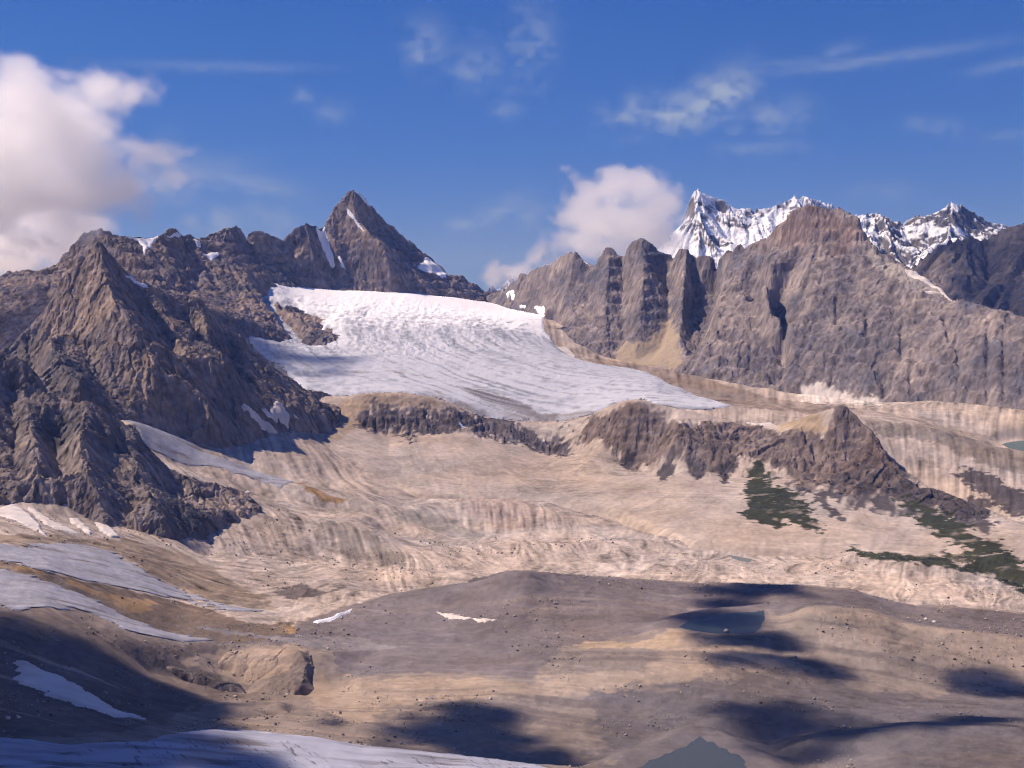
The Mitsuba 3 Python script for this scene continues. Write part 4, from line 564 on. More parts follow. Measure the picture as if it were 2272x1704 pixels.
    "river_flat": [(-285.9, 1118.0), (-276.0, 1121.0), (-266.6, 1127.0), (-256.5, 1130.0), (-246.0, 1131.5), (-235.5, 1133.0), (-225.0, 1134.5), (-213.0, 1128.5), (-199.1, 1136.0), (-184.8, 1142.0), (-174.8, 1146.5), (-164.3, 1148.0), (-153.3, 1146.5), (-142.3, 1145.0), (-128.3, 1130.0), (-115.4, 1122.5), (-102.2, 1109.0), (-113.1, 1109.0), (-123.9, 1107.5), (-133.5, 1097.0), (-144.6, 1097.0), (-156.2, 1101.5), (-167.8, 1104.5), (-178.2, 1100.0), (-189.5, 1101.5), (-200.6, 1101.5), (-211.7, 1101.5), (-223.6, 1106.0), (-237.4, 1115.0), (-249.7, 1116.5), (-262.0, 1118.0), (-274.3, 1119.5)],
    "tan_plateau": [(-282.8, 1020.5), (-275.8, 1035.5), (-268.5, 1050.5), (-261.2, 1067.0), (-252.1, 1077.5), (-242.2, 1085.0), (-230.8, 1086.5), (-219.4, 1088.0), (-208.9, 1094.0), (-198.5, 1101.5), (-186.6, 1092.5), (-185.5, 1056.5), (-187.9, 1041.5), (-186.6, 1022.0), (-197.4, 1023.5), (-207.9, 1023.5), (-218.4, 1023.5), (-228.6, 1022.0), (-239.9, 1026.5), (-252.4, 1035.5), (-262.6, 1026.5), (-273.3, 1020.5)],
    "tan_band": [(-181.4, 1032.5), (-166.8, 1028.0), (-152.3, 1023.5), (-141.8, 1022.0), (-130.5, 1014.5), (-119.7, 1010.0), (-109.2, 1007.0), (-98.1, 1004.0), (-87.4, 1005.5), (-76.4, 1004.0), (-65.7, 1005.5), (-54.8, 1004.0), (-44.8, 1001.0), (-34.7, 996.5), (-24.7, 990.5), (-14.9, 987.5), (-5.1, 983.0), (4.5, 980.0), (16.1, 984.5), (27.7, 989.0), (39.4, 993.5), (48.9, 993.5), (58.6, 996.5), (68.2, 998.0), (77.9, 999.5), (87.4, 998.0), (97.1, 999.5), (106.6, 999.5), (116.2, 999.5), (126.1, 1002.5), (136.2, 1005.5), (149.1, 1007.0), (161.8, 1007.0), (158.3, 984.5), (145.4, 981.5), (132.4, 977.0), (122.0, 974.0), (111.6, 971.0), (101.6, 971.0), (91.6, 971.0), (81.2, 966.5), (71.1, 963.5), (61.0, 962.0), (51.0, 960.5), (41.7, 957.5), (32.4, 954.5), (23.1, 953.0), (13.9, 948.5), (4.8, 945.5), (-4.3, 942.5), (-13.4, 941.0), (-23.6, 942.5), (-33.8, 944.0), (-44.0, 945.5), (-54.3, 947.0), (-64.7, 950.0), (-74.5, 938.0), (-84.5, 932.0), (-94.0, 923.0), (-100.4, 905.0), (-106.6, 888.5), (-110.5, 857.0), (-122.0, 884.0), (-130.8, 890.0), (-142.2, 912.5), (-163.6, 959.0), (-175.9, 1016.0)],
    "tan_band_b": [(127.7, 1094.0), (139.4, 1094.0), (151.4, 1095.5), (162.8, 1083.5), (174.7, 1076.0), (186.4, 1068.5), (198.1, 1046.0), (208.1, 1044.5), (218.1, 1043.0), (228.7, 1044.5), (235.9, 1035.5), (243.2, 1028.0), (251.1, 1023.5), (258.6, 1017.5), (245.7, 1013.0), (233.2, 1010.0), (221.1, 1008.5), (207.5, 1008.5), (193.3, 1005.5), (183.1, 1002.5), (172.5, 996.5), (162.4, 993.5), (152.2, 989.0), (142.5, 987.5), (132.6, 984.5), (122.8, 981.5), (112.7, 986.0), (117.1, 1017.5), (122.4, 1056.5)],
    "tan_strip": [(51.4, 1079.0), (65.0, 1088.0), (76.7, 1083.5), (88.5, 1080.5), (100.3, 1079.0), (112.1, 1077.5), (123.8, 1082.0), (135.9, 1089.5), (148.0, 1095.5), (160.1, 1089.5), (143.3, 1059.5), (132.2, 1059.5), (121.1, 1059.5), (109.7, 1056.5), (98.7, 1058.0), (87.1, 1061.0), (75.5, 1064.0), (63.7, 1067.0)],
    "right_hill": [(238.3, 1133.0), (248.9, 1131.5), (259.8, 1131.5), (270.4, 1130.0), (280.9, 1128.5), (291.8, 1128.5), (304.6, 1125.5), (318.2, 1125.5), (331.8, 1125.5), (342.1, 1121.0), (353.7, 1121.0), (361.9, 1110.5), (372.9, 1107.5), (383.8, 1104.5), (394.1, 1100.0), (404.3, 1095.5), (414.4, 1091.0), (425.0, 1088.0), (436.1, 1086.5), (445.9, 1082.0), (456.9, 1080.5), (466.6, 1076.0), (476.3, 1071.5), (485.8, 1067.0), (495.3, 1062.5), (505.3, 1059.5), (513.9, 1053.5), (504.0, 1032.5), (495.6, 1014.5), (487.9, 998.0), (479.2, 999.5), (469.8, 999.5), (461.1, 1001.0), (452.4, 1002.5), (443.7, 1004.0), (434.2, 1004.0), (425.4, 1005.5), (415.5, 1005.5), (403.8, 1001.0), (394.0, 1001.0), (384.1, 1001.0), (374.3, 1001.0), (363.9, 999.5), (353.0, 996.5), (342.5, 993.5), (331.6, 989.0), (322.3, 989.0), (311.5, 984.5), (301.8, 983.0), (294.0, 990.5), (286.9, 1001.0), (280.1, 1013.0), (271.7, 1020.5), (266.3, 1035.5), (260.6, 1050.5), (255.0, 1067.0), (248.1, 1079.0), (241.4, 1092.5), (233.7, 1103.0)],
    "brown_left": [(-422.6, 972.5), (-413.4, 975.5), (-404.8, 980.0), (-397.3, 987.5), (-387.3, 989.0), (-381.3, 1001.0), (-371.3, 1001.0), (-362.4, 1004.0), (-355.0, 1011.5), (-344.9, 1011.5), (-335.3, 1013.0), (-325.7, 1014.5), (-316.9, 1019.0), (-307.2, 1020.5), (-300.6, 1035.5), (-293.2, 1049.0), (-286.0, 1064.0), (-276.5, 1071.5), (-266.8, 1079.0), (-252.4, 1079.0), (-261.1, 1067.0), (-268.8, 1052.0), (-275.8, 1035.5), (-282.8, 1020.5), (-272.7, 1025.0), (-262.0, 1028.0), (-251.6, 1032.5), (-238.2, 1019.0), (-216.3, 966.5), (-223.2, 945.5), (-228.7, 921.5), (-229.3, 891.5), (-234.6, 881.0), (-236.0, 857.0), (-238.6, 839.0), (-239.2, 815.0), (-242.0, 800.0), (-244.2, 782.0), (-245.5, 762.5), (-248.4, 749.0), (-251.0, 735.5), (-256.6, 731.0), (-262.0, 726.5), (-266.3, 719.0), (-272.6, 717.5), (-279.0, 716.0), (-284.7, 713.0), (-290.3, 710.0), (-296.6, 708.5), (-302.8, 707.0), (-309.6, 707.0), (-318.5, 728.0), (-328.2, 750.5), (-337.8, 773.0), (-348.7, 798.5), (-358.2, 821.0), (-368.4, 845.0), (-380.6, 873.5), (-389.5, 894.5), (-397.7, 914.0), (-408.5, 939.5)],
    "dark_lip": [(-295.1, 992.0), (-287.6, 1005.5), (-279.0, 1016.0), (-268.9, 1019.0), (-258.7, 1022.0), (-249.2, 1022.0), (-238.6, 1017.5), (-228.6, 1022.0), (-215.4, 965.0), (-228.1, 968.0), (-239.7, 966.5), (-250.2, 969.5), (-259.5, 968.0), (-270.2, 966.5), (-281.2, 966.5)],
    "dark_hollow": [(-310.4, 1013.0), (-306.1, 1035.5), (-293.2, 1049.0), (-287.0, 1041.5), (-291.8, 1023.5), (-302.8, 1005.5)],
    "pillar": [(-188.5, 1037.0), (-185.8, 1046.0), (-179.1, 1056.5), (-169.5, 1005.5), (-173.4, 996.5), (-181.3, 1004.0)],
    "near_grey": [(69.4, 974.0), (79.9, 974.0), (90.4, 974.0), (100.6, 971.0), (110.9, 969.5), (121.3, 969.5), (131.0, 972.5), (140.8, 975.5), (150.6, 978.5), (160.5, 981.5), (170.7, 986.0), (181.3, 992.0), (191.9, 998.0), (201.5, 998.0), (211.2, 998.0), (220.8, 998.0), (230.4, 998.0), (239.3, 995.0), (248.9, 995.0), (258.4, 995.0), (267.7, 992.0), (276.9, 989.0), (286.1, 986.0), (293.4, 977.0), (304.9, 980.0), (316.4, 983.0), (328.0, 986.0), (339.7, 989.0), (352.4, 995.0), (363.0, 996.5), (373.7, 998.0), (383.7, 998.0), (393.8, 998.0), (403.9, 998.0), (414.6, 999.5), (425.3, 1001.0), (435.4, 1001.0), (446.2, 1001.0), (456.4, 999.5), (465.7, 996.5), (475.1, 993.5), (485.1, 992.0), (470.0, 960.5), (452.7, 924.5), (428.8, 875.0), (401.9, 819.5), (388.2, 791.0), (375.9, 765.5), (362.2, 737.0), (345.5, 702.5), (312.5, 635.0), (300.9, 611.0), (290.0, 588.5), (284.4, 588.5), (278.8, 588.5), (272.4, 587.0), (267.5, 588.5), (260.5, 585.5), (254.9, 585.5), (250.0, 587.0), (243.7, 585.5), (238.1, 585.5), (231.9, 584.0), (226.9, 585.5), (220.8, 584.0), (215.2, 584.0), (210.1, 585.5), (204.5, 585.5), (197.9, 582.5), (192.3, 582.5), (187.2, 584.0), (181.6, 584.0), (176.5, 585.5), (170.9, 585.5), (165.7, 587.0), (160.5, 588.5), (154.5, 587.0), (149.3, 588.5), (143.3, 587.0), (137.3, 585.5), (132.0, 587.0), (126.1, 585.5), (120.2, 584.0), (114.3, 582.5), (108.7, 582.5), (102.9, 581.0), (97.3, 581.0), (91.8, 581.0), (86.0, 579.5), (80.2, 578.0), (74.7, 578.0), (68.6, 573.5), (63.2, 573.5), (57.7, 573.5), (52.2, 573.5), (46.6, 572.0), (41.1, 572.0), (42.9, 597.5), (44.5, 620.0), (48.5, 677.0), (51.2, 714.5), (57.1, 797.0), (59.0, 824.0), (60.5, 846.5), (62.2, 870.5), (64.2, 899.0), (66.1, 926.0), (67.7, 950.0)],
    "gravel_fan": [(-4.0, 1785.5), (14.7, 1784.0), (33.3, 1781.0), (51.8, 1776.5), (69.8, 1761.5), (88.1, 1760.0), (106.1, 1752.5), (121.6, 1743.5), (136.7, 1730.0), (151.6, 1718.0), (166.7, 1710.5), (181.7, 1703.0), (196.8, 1697.0), (210.8, 1683.5), (224.9, 1673.0), (240.2, 1671.5), (255.9, 1673.0), (270.8, 1670.0), (286.3, 1670.0), (302.2, 1673.0), (318.8, 1679.0), (334.7, 1680.5), (344.9, 1655.0), (358.9, 1649.0), (370.4, 1632.5), (384.4, 1628.0), (397.3, 1619.0), (408.0, 1602.5), (420.9, 1595.0), (434.0, 1589.0), (447.0, 1583.0), (460.4, 1578.5), (472.7, 1571.0), (485.4, 1565.0), (498.0, 1559.0), (508.9, 1548.5), (518.6, 1535.0), (527.5, 1520.0), (538.3, 1511.0), (545.1, 1491.5), (554.9, 1481.0), (559.3, 1457.0), (566.9, 1442.0), (575.4, 1430.0), (578.7, 1406.0), (586.0, 1392.5), (594.6, 1382.0), (601.7, 1368.5), (609.9, 1358.0), (617.3, 1346.0), (627.2, 1340.0), (635.5, 1331.0), (643.0, 1320.5), (651.7, 1313.0), (660.4, 1305.5), (649.6, 1308.5), (637.2, 1308.5), (625.6, 1310.0), (614.7, 1313.0), (603.7, 1316.0), (592.0, 1317.5), (580.9, 1320.5), (572.4, 1329.5), (560.5, 1331.0), (550.0, 1337.0), (539.4, 1343.0), (529.2, 1350.5), (517.8, 1355.0), (506.8, 1361.0), (495.2, 1365.5), (484.0, 1371.5), (473.8, 1380.5), (460.8, 1382.0), (451.9, 1395.5), (443.2, 1410.5), (434.6, 1427.0), (424.9, 1440.5), (414.9, 1454.0), (405.0, 1469.0), (391.5, 1472.0), (377.5, 1473.5), (364.2, 1478.0), (351.2, 1484.0), (337.0, 1485.5), (323.5, 1490.0), (309.9, 1494.5), (295.3, 1494.5), (280.4, 1493.0), (267.4, 1502.0), (253.5, 1506.5), (239.1, 1508.0), (224.6, 1509.5), (210.5, 1514.0), (195.7, 1514.0), (180.7, 1512.5), (166.4, 1517.0), (151.9, 1520.0), (137.8, 1529.0), (123.3, 1535.0), (108.6, 1539.5), (93.7, 1542.5), (79.3, 1554.5), (64.2, 1559.0), (49.0, 1557.5), (32.9, 1548.5), (14.1, 1280.0), (1.0, 1281.5), (-14.4, 1526.0), (-29.9, 1520.0), (-45.2, 1512.5), (-60.3, 1505.0), (-75.3, 1496.0), (-89.5, 1496.0), (-103.4, 1491.5), (-117.6, 1491.5), (-131.4, 1487.0), (-145.1, 1482.5), (-158.9, 1479.5), (-172.3, 1473.5), (-161.5, 1509.5), (-150.5, 1550.0), (-138.1, 1583.0), (-124.1, 1596.5), (-110.5, 1617.5), (-96.4, 1638.5), (-82.0, 1659.5), (-67.4, 1686.5), (-52.2, 1709.0), (-36.6, 1734.5), (-20.5, 1763.0)],
    "mound_a": [(-270.4, 1682.0), (-254.9, 1688.0), (-239.4, 1695.5), (-225.8, 1718.0), (-207.3, 1688.0), (-191.5, 1677.5), (-170.3, 1644.5), (-155.6, 1605.5), (-127.4, 1574.0), (-134.7, 1560.5), (-150.2, 1548.5), (-165.2, 1533.5), (-182.7, 1551.5), (-199.4, 1560.5), (-218.2, 1584.5), (-237.9, 1611.5), (-253.4, 1643.0)],
    "mound_b": [(-89.4, 2001.5), (-68.8, 2040.5), (-46.3, 2037.5), (-23.9, 2040.5), (-1.5, 2036.0), (22.2, 1973.0), (45.2, 1943.0), (53.1, 1856.0), (34.6, 1836.5), (16.4, 1812.5), (-1.3, 1787.0), (-25.5, 1809.5), (-50.3, 1836.5), (-68.9, 1910.0)],
    "rubble_mid": [(-190.9, 1823.0), (-176.1, 1847.0), (-161.1, 1872.5), (-133.2, 1902.5), (-100.1, 1851.5), (-73.7, 1809.5), (-48.5, 1767.5), (-30.4, 1746.5), (-12.8, 1727.0), (-28.4, 1695.5), (-49.2, 1709.0), (-70.7, 1734.5), (-92.1, 1745.0), (-113.2, 1748.0), (-133.9, 1775.0), (-154.9, 1799.0), (-172.5, 1808.0)],
    "ochre_knoll": [(-332.7, 1952.0), (-311.4, 1932.5), (-284.0, 1886.0), (-266.3, 1884.5), (-249.1, 1887.5), (-258.2, 1862.0), (-287.2, 1857.5), (-316.1, 1883.0)],
    "dark_rubble": [(-261.3, 1335.5), (-251.8, 1367.0), (-241.1, 1395.5), (-224.3, 1377.5), (-207.7, 1359.5), (-193.6, 1416.5), (-191.4, 1373.0), (-203.7, 1350.5), (-215.4, 1328.0), (-233.2, 1298.0)],
    "foot_moraine": [(168.5, 3159.5), (205.5, 3237.5), (241.9, 3287.0), (277.7, 3317.0), (310.2, 3299.0), (340.8, 3266.0), (372.4, 3248.0), (401.3, 3210.5), (431.2, 3186.5), (453.3, 3120.5), (475.5, 3063.5), (497.3, 3011.0), (517.6, 2955.5), (541.7, 2927.0), (563.3, 2888.0), (583.7, 2847.5), (605.0, 2814.5), (629.0, 2796.5), (649.1, 2763.5), (668.5, 2730.5), (684.2, 2685.5), (683.3, 2549.0), (701.1, 2492.0), (666.8, 2453.0), (638.7, 2435.0), (611.3, 2418.5), (584.7, 2403.5), (563.6, 2426.0), (540.1, 2439.5), (517.8, 2460.5), (493.0, 2471.0), (470.0, 2492.0), (451.0, 2534.0), (429.6, 2567.0), (409.1, 2610.5), (392.4, 2711.0), (370.4, 2789.0), (359.4, 2925.5), (342.2, 3032.0), (311.6, 3033.5), (282.1, 3047.0), (250.6, 3039.5), (223.2, 3068.0), (195.7, 3104.0)],
    "basin_grey": [(652.7, 2228.0), (708.2, 2294.0), (737.3, 2289.5), (766.2, 2285.0), (790.1, 2288.0), (804.5, 2264.0), (823.9, 2255.0), (839.7, 2237.0), (861.3, 2232.5), (879.8, 2220.5), (899.3, 2211.5), (914.9, 2193.5), (933.5, 2172.5), (953.5, 2156.0), (914.4, 2066.0), (879.9, 1986.5), (867.1, 2015.0), (854.1, 2045.0), (837.5, 2063.0), (817.6, 2073.5), (799.1, 2088.5), (789.4, 2109.5), (779.3, 2130.5), (767.8, 2148.5), (757.1, 2169.5), (733.2, 2184.5), (708.8, 2199.5), (685.6, 2195.0), (662.3, 2190.5)],
    "ochre_shelf": [(478.6, 2426.0), (511.2, 2444.0), (552.3, 2439.5), (581.7, 2400.5), (530.8, 2120.0), (541.0, 2093.0), (512.1, 2111.0), (490.0, 2124.5), (475.4, 2174.0), (487.6, 2375.0)],
    "meadow_slope": [(346.4, 1844.0), (367.7, 1946.0), (387.3, 2037.5), (404.2, 2084.0), (423.8, 2085.5), (433.4, 2064.5), (423.5, 2003.0), (442.3, 1944.5), (445.9, 1881.5), (463.1, 1880.0), (443.4, 1803.5), (436.3, 1749.5), (415.5, 1770.5), (408.2, 1812.5), (381.1, 1775.0), (359.0, 1808.0)],
    "meadow_right": [(598.4, 1865.0), (618.3, 1835.0), (633.5, 1794.5), (637.4, 1761.5), (641.2, 1730.0), (639.5, 1679.0), (643.1, 1644.5), (645.7, 1611.5), (645.1, 1572.5), (646.4, 1539.5), (655.6, 1526.0), (661.3, 1505.0), (668.7, 1488.5), (673.6, 1467.5), (638.4, 1389.5), (603.1, 1311.5), (603.7, 1341.5), (603.7, 1371.5), (604.5, 1404.5), (606.5, 1442.0), (608.1, 1479.5), (600.0, 1494.5), (594.5, 1517.0), (584.4, 1533.5), (573.9, 1550.0), (572.7, 1581.5), (575.7, 1626.5), (586.6, 1614.5), (590.1, 1583.0), (603.5, 1668.5), (595.7, 1688.0), (592.2, 1721.0), (588.1, 1779.5)],
    "meadow_strip": [(453.9, 1662.5), (467.0, 1682.0), (477.9, 1661.0), (493.7, 1658.0), (513.6, 1650.5), (532.3, 1640.0), (549.0, 1631.0), (569.1, 1632.5), (569.4, 1560.5), (580.3, 1533.5), (563.0, 1542.5), (544.4, 1548.5), (528.2, 1562.0), (509.6, 1569.5), (494.2, 1587.5), (476.0, 1598.0), (463.0, 1622.0)],
    "outcrop_right": [(738.8, 2043.5), (773.1, 2070.5), (794.2, 2039.0), (802.1, 1997.0), (804.6, 1944.5), (816.7, 1899.5), (748.4, 1766.0), (740.0, 1785.5), (744.2, 1844.0), (740.3, 1881.5), (733.9, 1914.5), (737.4, 1961.0), (739.2, 2004.5)],
    "outcrop_low": [(678.0, 1748.0), (691.2, 1722.5), (687.2, 1656.5), (682.9, 1608.5), (674.8, 1608.5), (670.3, 1632.5), (666.5, 1659.5), (667.6, 1691.0)],
    "outcrop_mid": [(592.4, 1886.0), (615.3, 1923.5), (635.3, 1950.5), (648.4, 1938.5), (654.1, 1905.5), (662.1, 1874.0), (671.7, 1848.5), (715.0, 1911.5), (728.6, 1893.5), (685.5, 1755.5), (662.9, 1742.0), (643.4, 1736.0), (637.9, 1763.0), (633.5, 1794.5), (618.3, 1835.0), (605.1, 1859.0)],
    "cliff_band": [(-305.3, 2409.5), (-302.6, 2427.5), (-277.5, 2448.5), (-250.6, 2450.0), (-223.8, 2453.0), (-196.7, 2453.0), (-164.3, 2453.0), (-131.5, 2447.0), (-99.6, 2460.5), (-86.6, 2460.5), (-80.1, 2442.5), (-68.3, 2507.0), (-35.2, 2514.5), (-10.1, 2499.5), (14.3, 2432.0), (38.3, 2417.0), (61.8, 2396.0), (93.9, 2403.5), (123.1, 2351.0), (90.4, 2312.0), (60.6, 2346.5), (37.6, 2369.0), (14.1, 2387.0), (-17.5, 2379.5), (-44.8, 2400.5), (-71.9, 2403.5), (-88.7, 2429.0), (-113.5, 2406.5), (-137.1, 2391.5), (-161.2, 2388.5), (-185.3, 2385.5), (-192.2, 2333.0), (-225.4, 2408.0), (-262.4, 2396.0), (-283.2, 2397.5)],
    "step_rock": [(145.9, 2477.0), (162.8, 2358.5), (184.6, 2331.5), (206.8, 2315.0), (231.1, 2298.5), (256.1, 2291.0), (281.1, 2285.0), (279.7, 2271.5), (298.9, 2246.0), (320.4, 2240.0), (342.0, 2235.5), (365.6, 2244.5), (393.1, 2231.0), (421.6, 2225.0), (448.4, 2211.5), (471.3, 2181.5), (484.2, 2142.5), (500.5, 2121.5), (519.1, 2111.0), (535.9, 2094.5), (551.3, 2102.0), (715.9, 2664.5), (668.4, 2411.0), (645.7, 2259.5), (653.0, 2219.0), (646.2, 2141.0), (646.6, 2090.0), (651.3, 2060.0), (632.9, 1959.5), (615.4, 1928.0), (594.9, 1886.0), (575.9, 1898.0), (562.9, 1941.5), (535.5, 1889.0), (510.4, 1889.0), (505.7, 1929.5), (501.5, 1974.5), (461.1, 1914.5), (460.2, 1977.5), (457.7, 2037.5), (443.4, 2060.0), (433.9, 2081.0), (413.1, 2102.0), (390.9, 2118.5), (376.2, 2097.5), (356.6, 2048.0), (351.4, 2099.0), (311.0, 2052.5), (309.9, 2130.5), (299.3, 2147.0), (269.0, 2178.5), (260.0, 2187.5), (239.9, 2202.5), (218.0, 2202.5), (196.7, 2228.0), (179.4, 2273.0), (158.5, 2298.5), (137.7, 2334.5), (139.4, 2364.5)],
    "step_dark": [(579.4, 2060.0), (603.2, 2039.0), (644.8, 2084.0), (623.2, 1979.0), (605.7, 1982.0), (587.7, 1983.5), (570.2, 1989.5), (553.3, 1998.5), (535.5, 2004.5), (549.4, 2021.0), (566.4, 2048.0)],
    "dark_oval": [(199.0, 2255.0), (213.9, 2255.0), (223.1, 2241.5), (219.9, 2222.0), (203.7, 2207.0), (197.8, 2240.0)],
    "dark_oval_b": [(258.8, 2175.5), (268.3, 2184.5), (286.4, 2168.0), (288.9, 2153.0), (261.4, 2058.5), (248.1, 2051.0)],
    "dark_tri_a": [(269.6, 2184.5), (297.2, 2153.0), (285.8, 2151.5), (254.2, 2057.0), (259.9, 2174.0)],
    "dark_tri_b": [(303.7, 2148.5), (321.4, 2138.0), (338.3, 2123.0), (310.5, 2049.5), (308.9, 2133.5)],
    "dark_tri_c": [(352.5, 2106.5), (383.0, 2121.5), (376.0, 2088.5), (352.5, 2031.5), (348.6, 2057.0)],
    "dark_tri_d": [(477.8, 1941.5), (491.7, 1914.5), (479.6, 1847.0), (488.1, 1823.0), (487.7, 1776.5), (478.3, 1776.5), (469.1, 1824.5), (473.8, 1883.0)],
    "step_top": [(-353.6, 2459.0), (-332.1, 2469.5), (-309.3, 2471.0), (-295.0, 2546.0), (-263.0, 2546.0), (-230.9, 2546.0), (-195.7, 2483.0), (-170.1, 2543.0), (-148.4, 2460.5), (-172.8, 2459.0), (-196.7, 2453.0), (-223.8, 2453.0), (-250.6, 2450.0), (-277.5, 2448.5), (-302.6, 2427.5), (-305.3, 2409.5), (-324.2, 2315.0), (-346.0, 2276.0), (-362.9, 2390.0)],
    "dark_slope": [(-262.1, 2393.0), (-238.5, 2369.0), (-214.7, 2337.5), (-192.6, 2319.5), (-191.1, 2228.0), (-208.1, 2187.5), (-224.1, 2145.5), (-241.9, 2205.5), (-261.8, 2277.5)],
    "talus_cone": [(439.8, 3429.5), (439.2, 3302.0), (434.6, 3209.0), (433.4, 3143.0), (417.9, 3150.5), (386.0, 3197.0), (351.9, 3233.0), (310.6, 3248.0), (271.5, 3294.5), (295.6, 3374.0), (326.8, 3329.0), (361.9, 3329.0), (411.0, 3374.0)],
    "rockfall": [(678.0, 2880.5), (706.4, 2873.0), (745.4, 2832.5), (763.7, 2802.5), (782.6, 2777.0), (821.9, 2748.5), (759.5, 2538.5), (746.8, 2594.0), (736.2, 2661.5), (714.8, 2687.0), (689.4, 2699.0), (672.1, 2738.0), (652.3, 2769.5)],
    "summit_tower": [(863.4, 3167.0), (880.7, 3149.0), (853.6, 3129.5), (824.5, 3149.0), (794.5, 3167.0), (764.6, 3186.5), (739.4, 3213.5), (715.6, 3249.5), (690.3, 3281.0), (665.8, 3320.0)],
    "scree_flank": [(883.1, 3117.5), (915.0, 3086.0), (937.3, 3045.5), (959.2, 3006.5), (977.1, 2979.5), (991.5, 2943.5), (1005.7, 2909.0), (997.4, 2883.5), (972.5, 2904.5), (951.6, 2939.0), (925.7, 2960.0), (910.2, 3006.5), (890.4, 3041.0), (889.7, 3089.0)],
    "orange_band": [(-593.8, 1958.0), (-577.4, 1968.5), (-563.4, 1988.0), (-546.7, 1998.5), (-529.7, 2009.0), (-516.3, 2007.5), (-538.5, 1991.0), (-553.9, 1976.0), (-569.5, 1962.5)],
    "dirt_band": [(-114.4, 2655.5), (-72.0, 2646.5), (-45.5, 2633.0), (-19.2, 2615.0), (6.7, 2583.5), (32.0, 2556.5), (64.8, 2516.0), (98.1, 2514.5), (87.1, 2486.0), (57.7, 2493.5), (28.1, 2513.0), (-1.9, 2528.0), (-27.1, 2538.5), (-52.4, 2546.0), (-88.2, 2609.0)],
    "dirt_band_b": [(-171.2, 2559.5), (-136.4, 2540.0), (-113.8, 2523.5), (-91.7, 2511.5), (-58.5, 2516.0), (-81.9, 2519.0), (-119.5, 2538.5), (-145.3, 2549.0)],
    "dirt_band_c": [(-349.2, 2727.5), (-309.8, 2730.5), (-275.5, 2748.5), (-247.5, 2739.5), (-219.8, 2732.0), (-192.2, 2724.5), (-164.4, 2711.0), (-191.8, 2718.5), (-218.9, 2721.5), (-246.4, 2727.5), (-274.4, 2736.5), (-308.8, 2721.5), (-347.3, 2712.5)],
    "broken_slope": [(537.7, 2013.5), (557.9, 2004.5), (578.8, 1998.5), (599.1, 1982.0), (622.8, 1977.5), (635.3, 1950.5), (648.4, 1938.5), (654.1, 1905.5), (662.1, 1874.0), (671.7, 1848.5), (715.0, 1911.5), (728.6, 1893.5), (692.3, 1767.5), (688.9, 1728.5), (667.0, 1686.5), (647.6, 1650.5), (641.7, 1682.0), (641.2, 1730.0), (634.2, 1752.5), (631.0, 1787.0), (609.6, 1766.0), (586.6, 1739.0), (577.2, 1782.5), (549.2, 1784.0), (539.4, 1803.5), (531.4, 1830.5), (500.5, 1833.5), (495.3, 1869.5), (491.7, 1914.5), (480.0, 1940.0), (515.3, 2003.0)],
    "broken_slope_b": [(432.4, 2073.5), (445.5, 2057.0), (457.7, 2037.5), (460.9, 1980.5), (462.8, 1922.0), (450.4, 1890.5), (446.8, 1988.0), (436.8, 2028.5)],
    "snout_dirt": [(-192.2, 2568.5), (-152.1, 2579.0), (-126.6, 2547.5), (-102.3, 2529.5), (-62.3, 2535.5), (-32.0, 2529.5), (-1.9, 2522.0), (31.5, 2519.0), (64.7, 2510.0), (91.3, 2510.0), (117.7, 2507.0), (141.1, 2508.5), (164.6, 2513.0), (168.7, 2475.5), (129.0, 2468.0), (96.8, 2480.0), (64.0, 2484.5), (36.8, 2495.0), (9.2, 2501.0), (-18.4, 2505.5), (-46.7, 2505.5), (-74.8, 2502.5), (-115.1, 2516.0), (-156.2, 2534.0)],
}
PLANS = {k: Poly(v) for k, v in PLANS.items()}
SNOW_ON = {
    "rocky_spur_a": "valley_floor",
    "rocky_spur_b": "valley_floor",
    "rocky_spur_c": "valley_floor",
    "rocky_spur_d": "valley_floor",
    "peak_foot_a": "craggy_peak",
    "peak_foot_b": "craggy_peak",
    "peak_foot_c": "craggy_peak",
    "ridge_strip": "craggy_peak",
    "north_cornice": "pyramid_mountain",
    "knob_cap": "pyramid_mountain",
    "shoulder_a": "pyramid_mountain",
    "shoulder_b": "pyramid_mountain",
    "couloir": "pyramid_mountain",
    "couloir_foot": "pyramid_mountain",
    "face_streak": "pyramid_mountain",
    "summit_edge": "pyramid_mountain",
    "right_edge": "pyramid_mountain",
    "white_triangle": "pyramid_mountain",
    "col_patch": "cliff_massif",
    "col_shoulder": "cliff_massif",
    "col_ledge": "cliff_massif",
    "pinnacle_snow": "cliff_massif",
    "wall_foot": "valley_floor",
    "flank_streak": "cliff_massif",
    "flank_ledge": "cliff_massif",
    "step_chute": "rock_step",
    "step_strip": "valley_floor",
    "shaded_snow": "valley_floor",
    "snow_arc": "valley_floor",
    "pale_bank": "valley_floor",
    "pale_bank_b": "valley_floor",
}
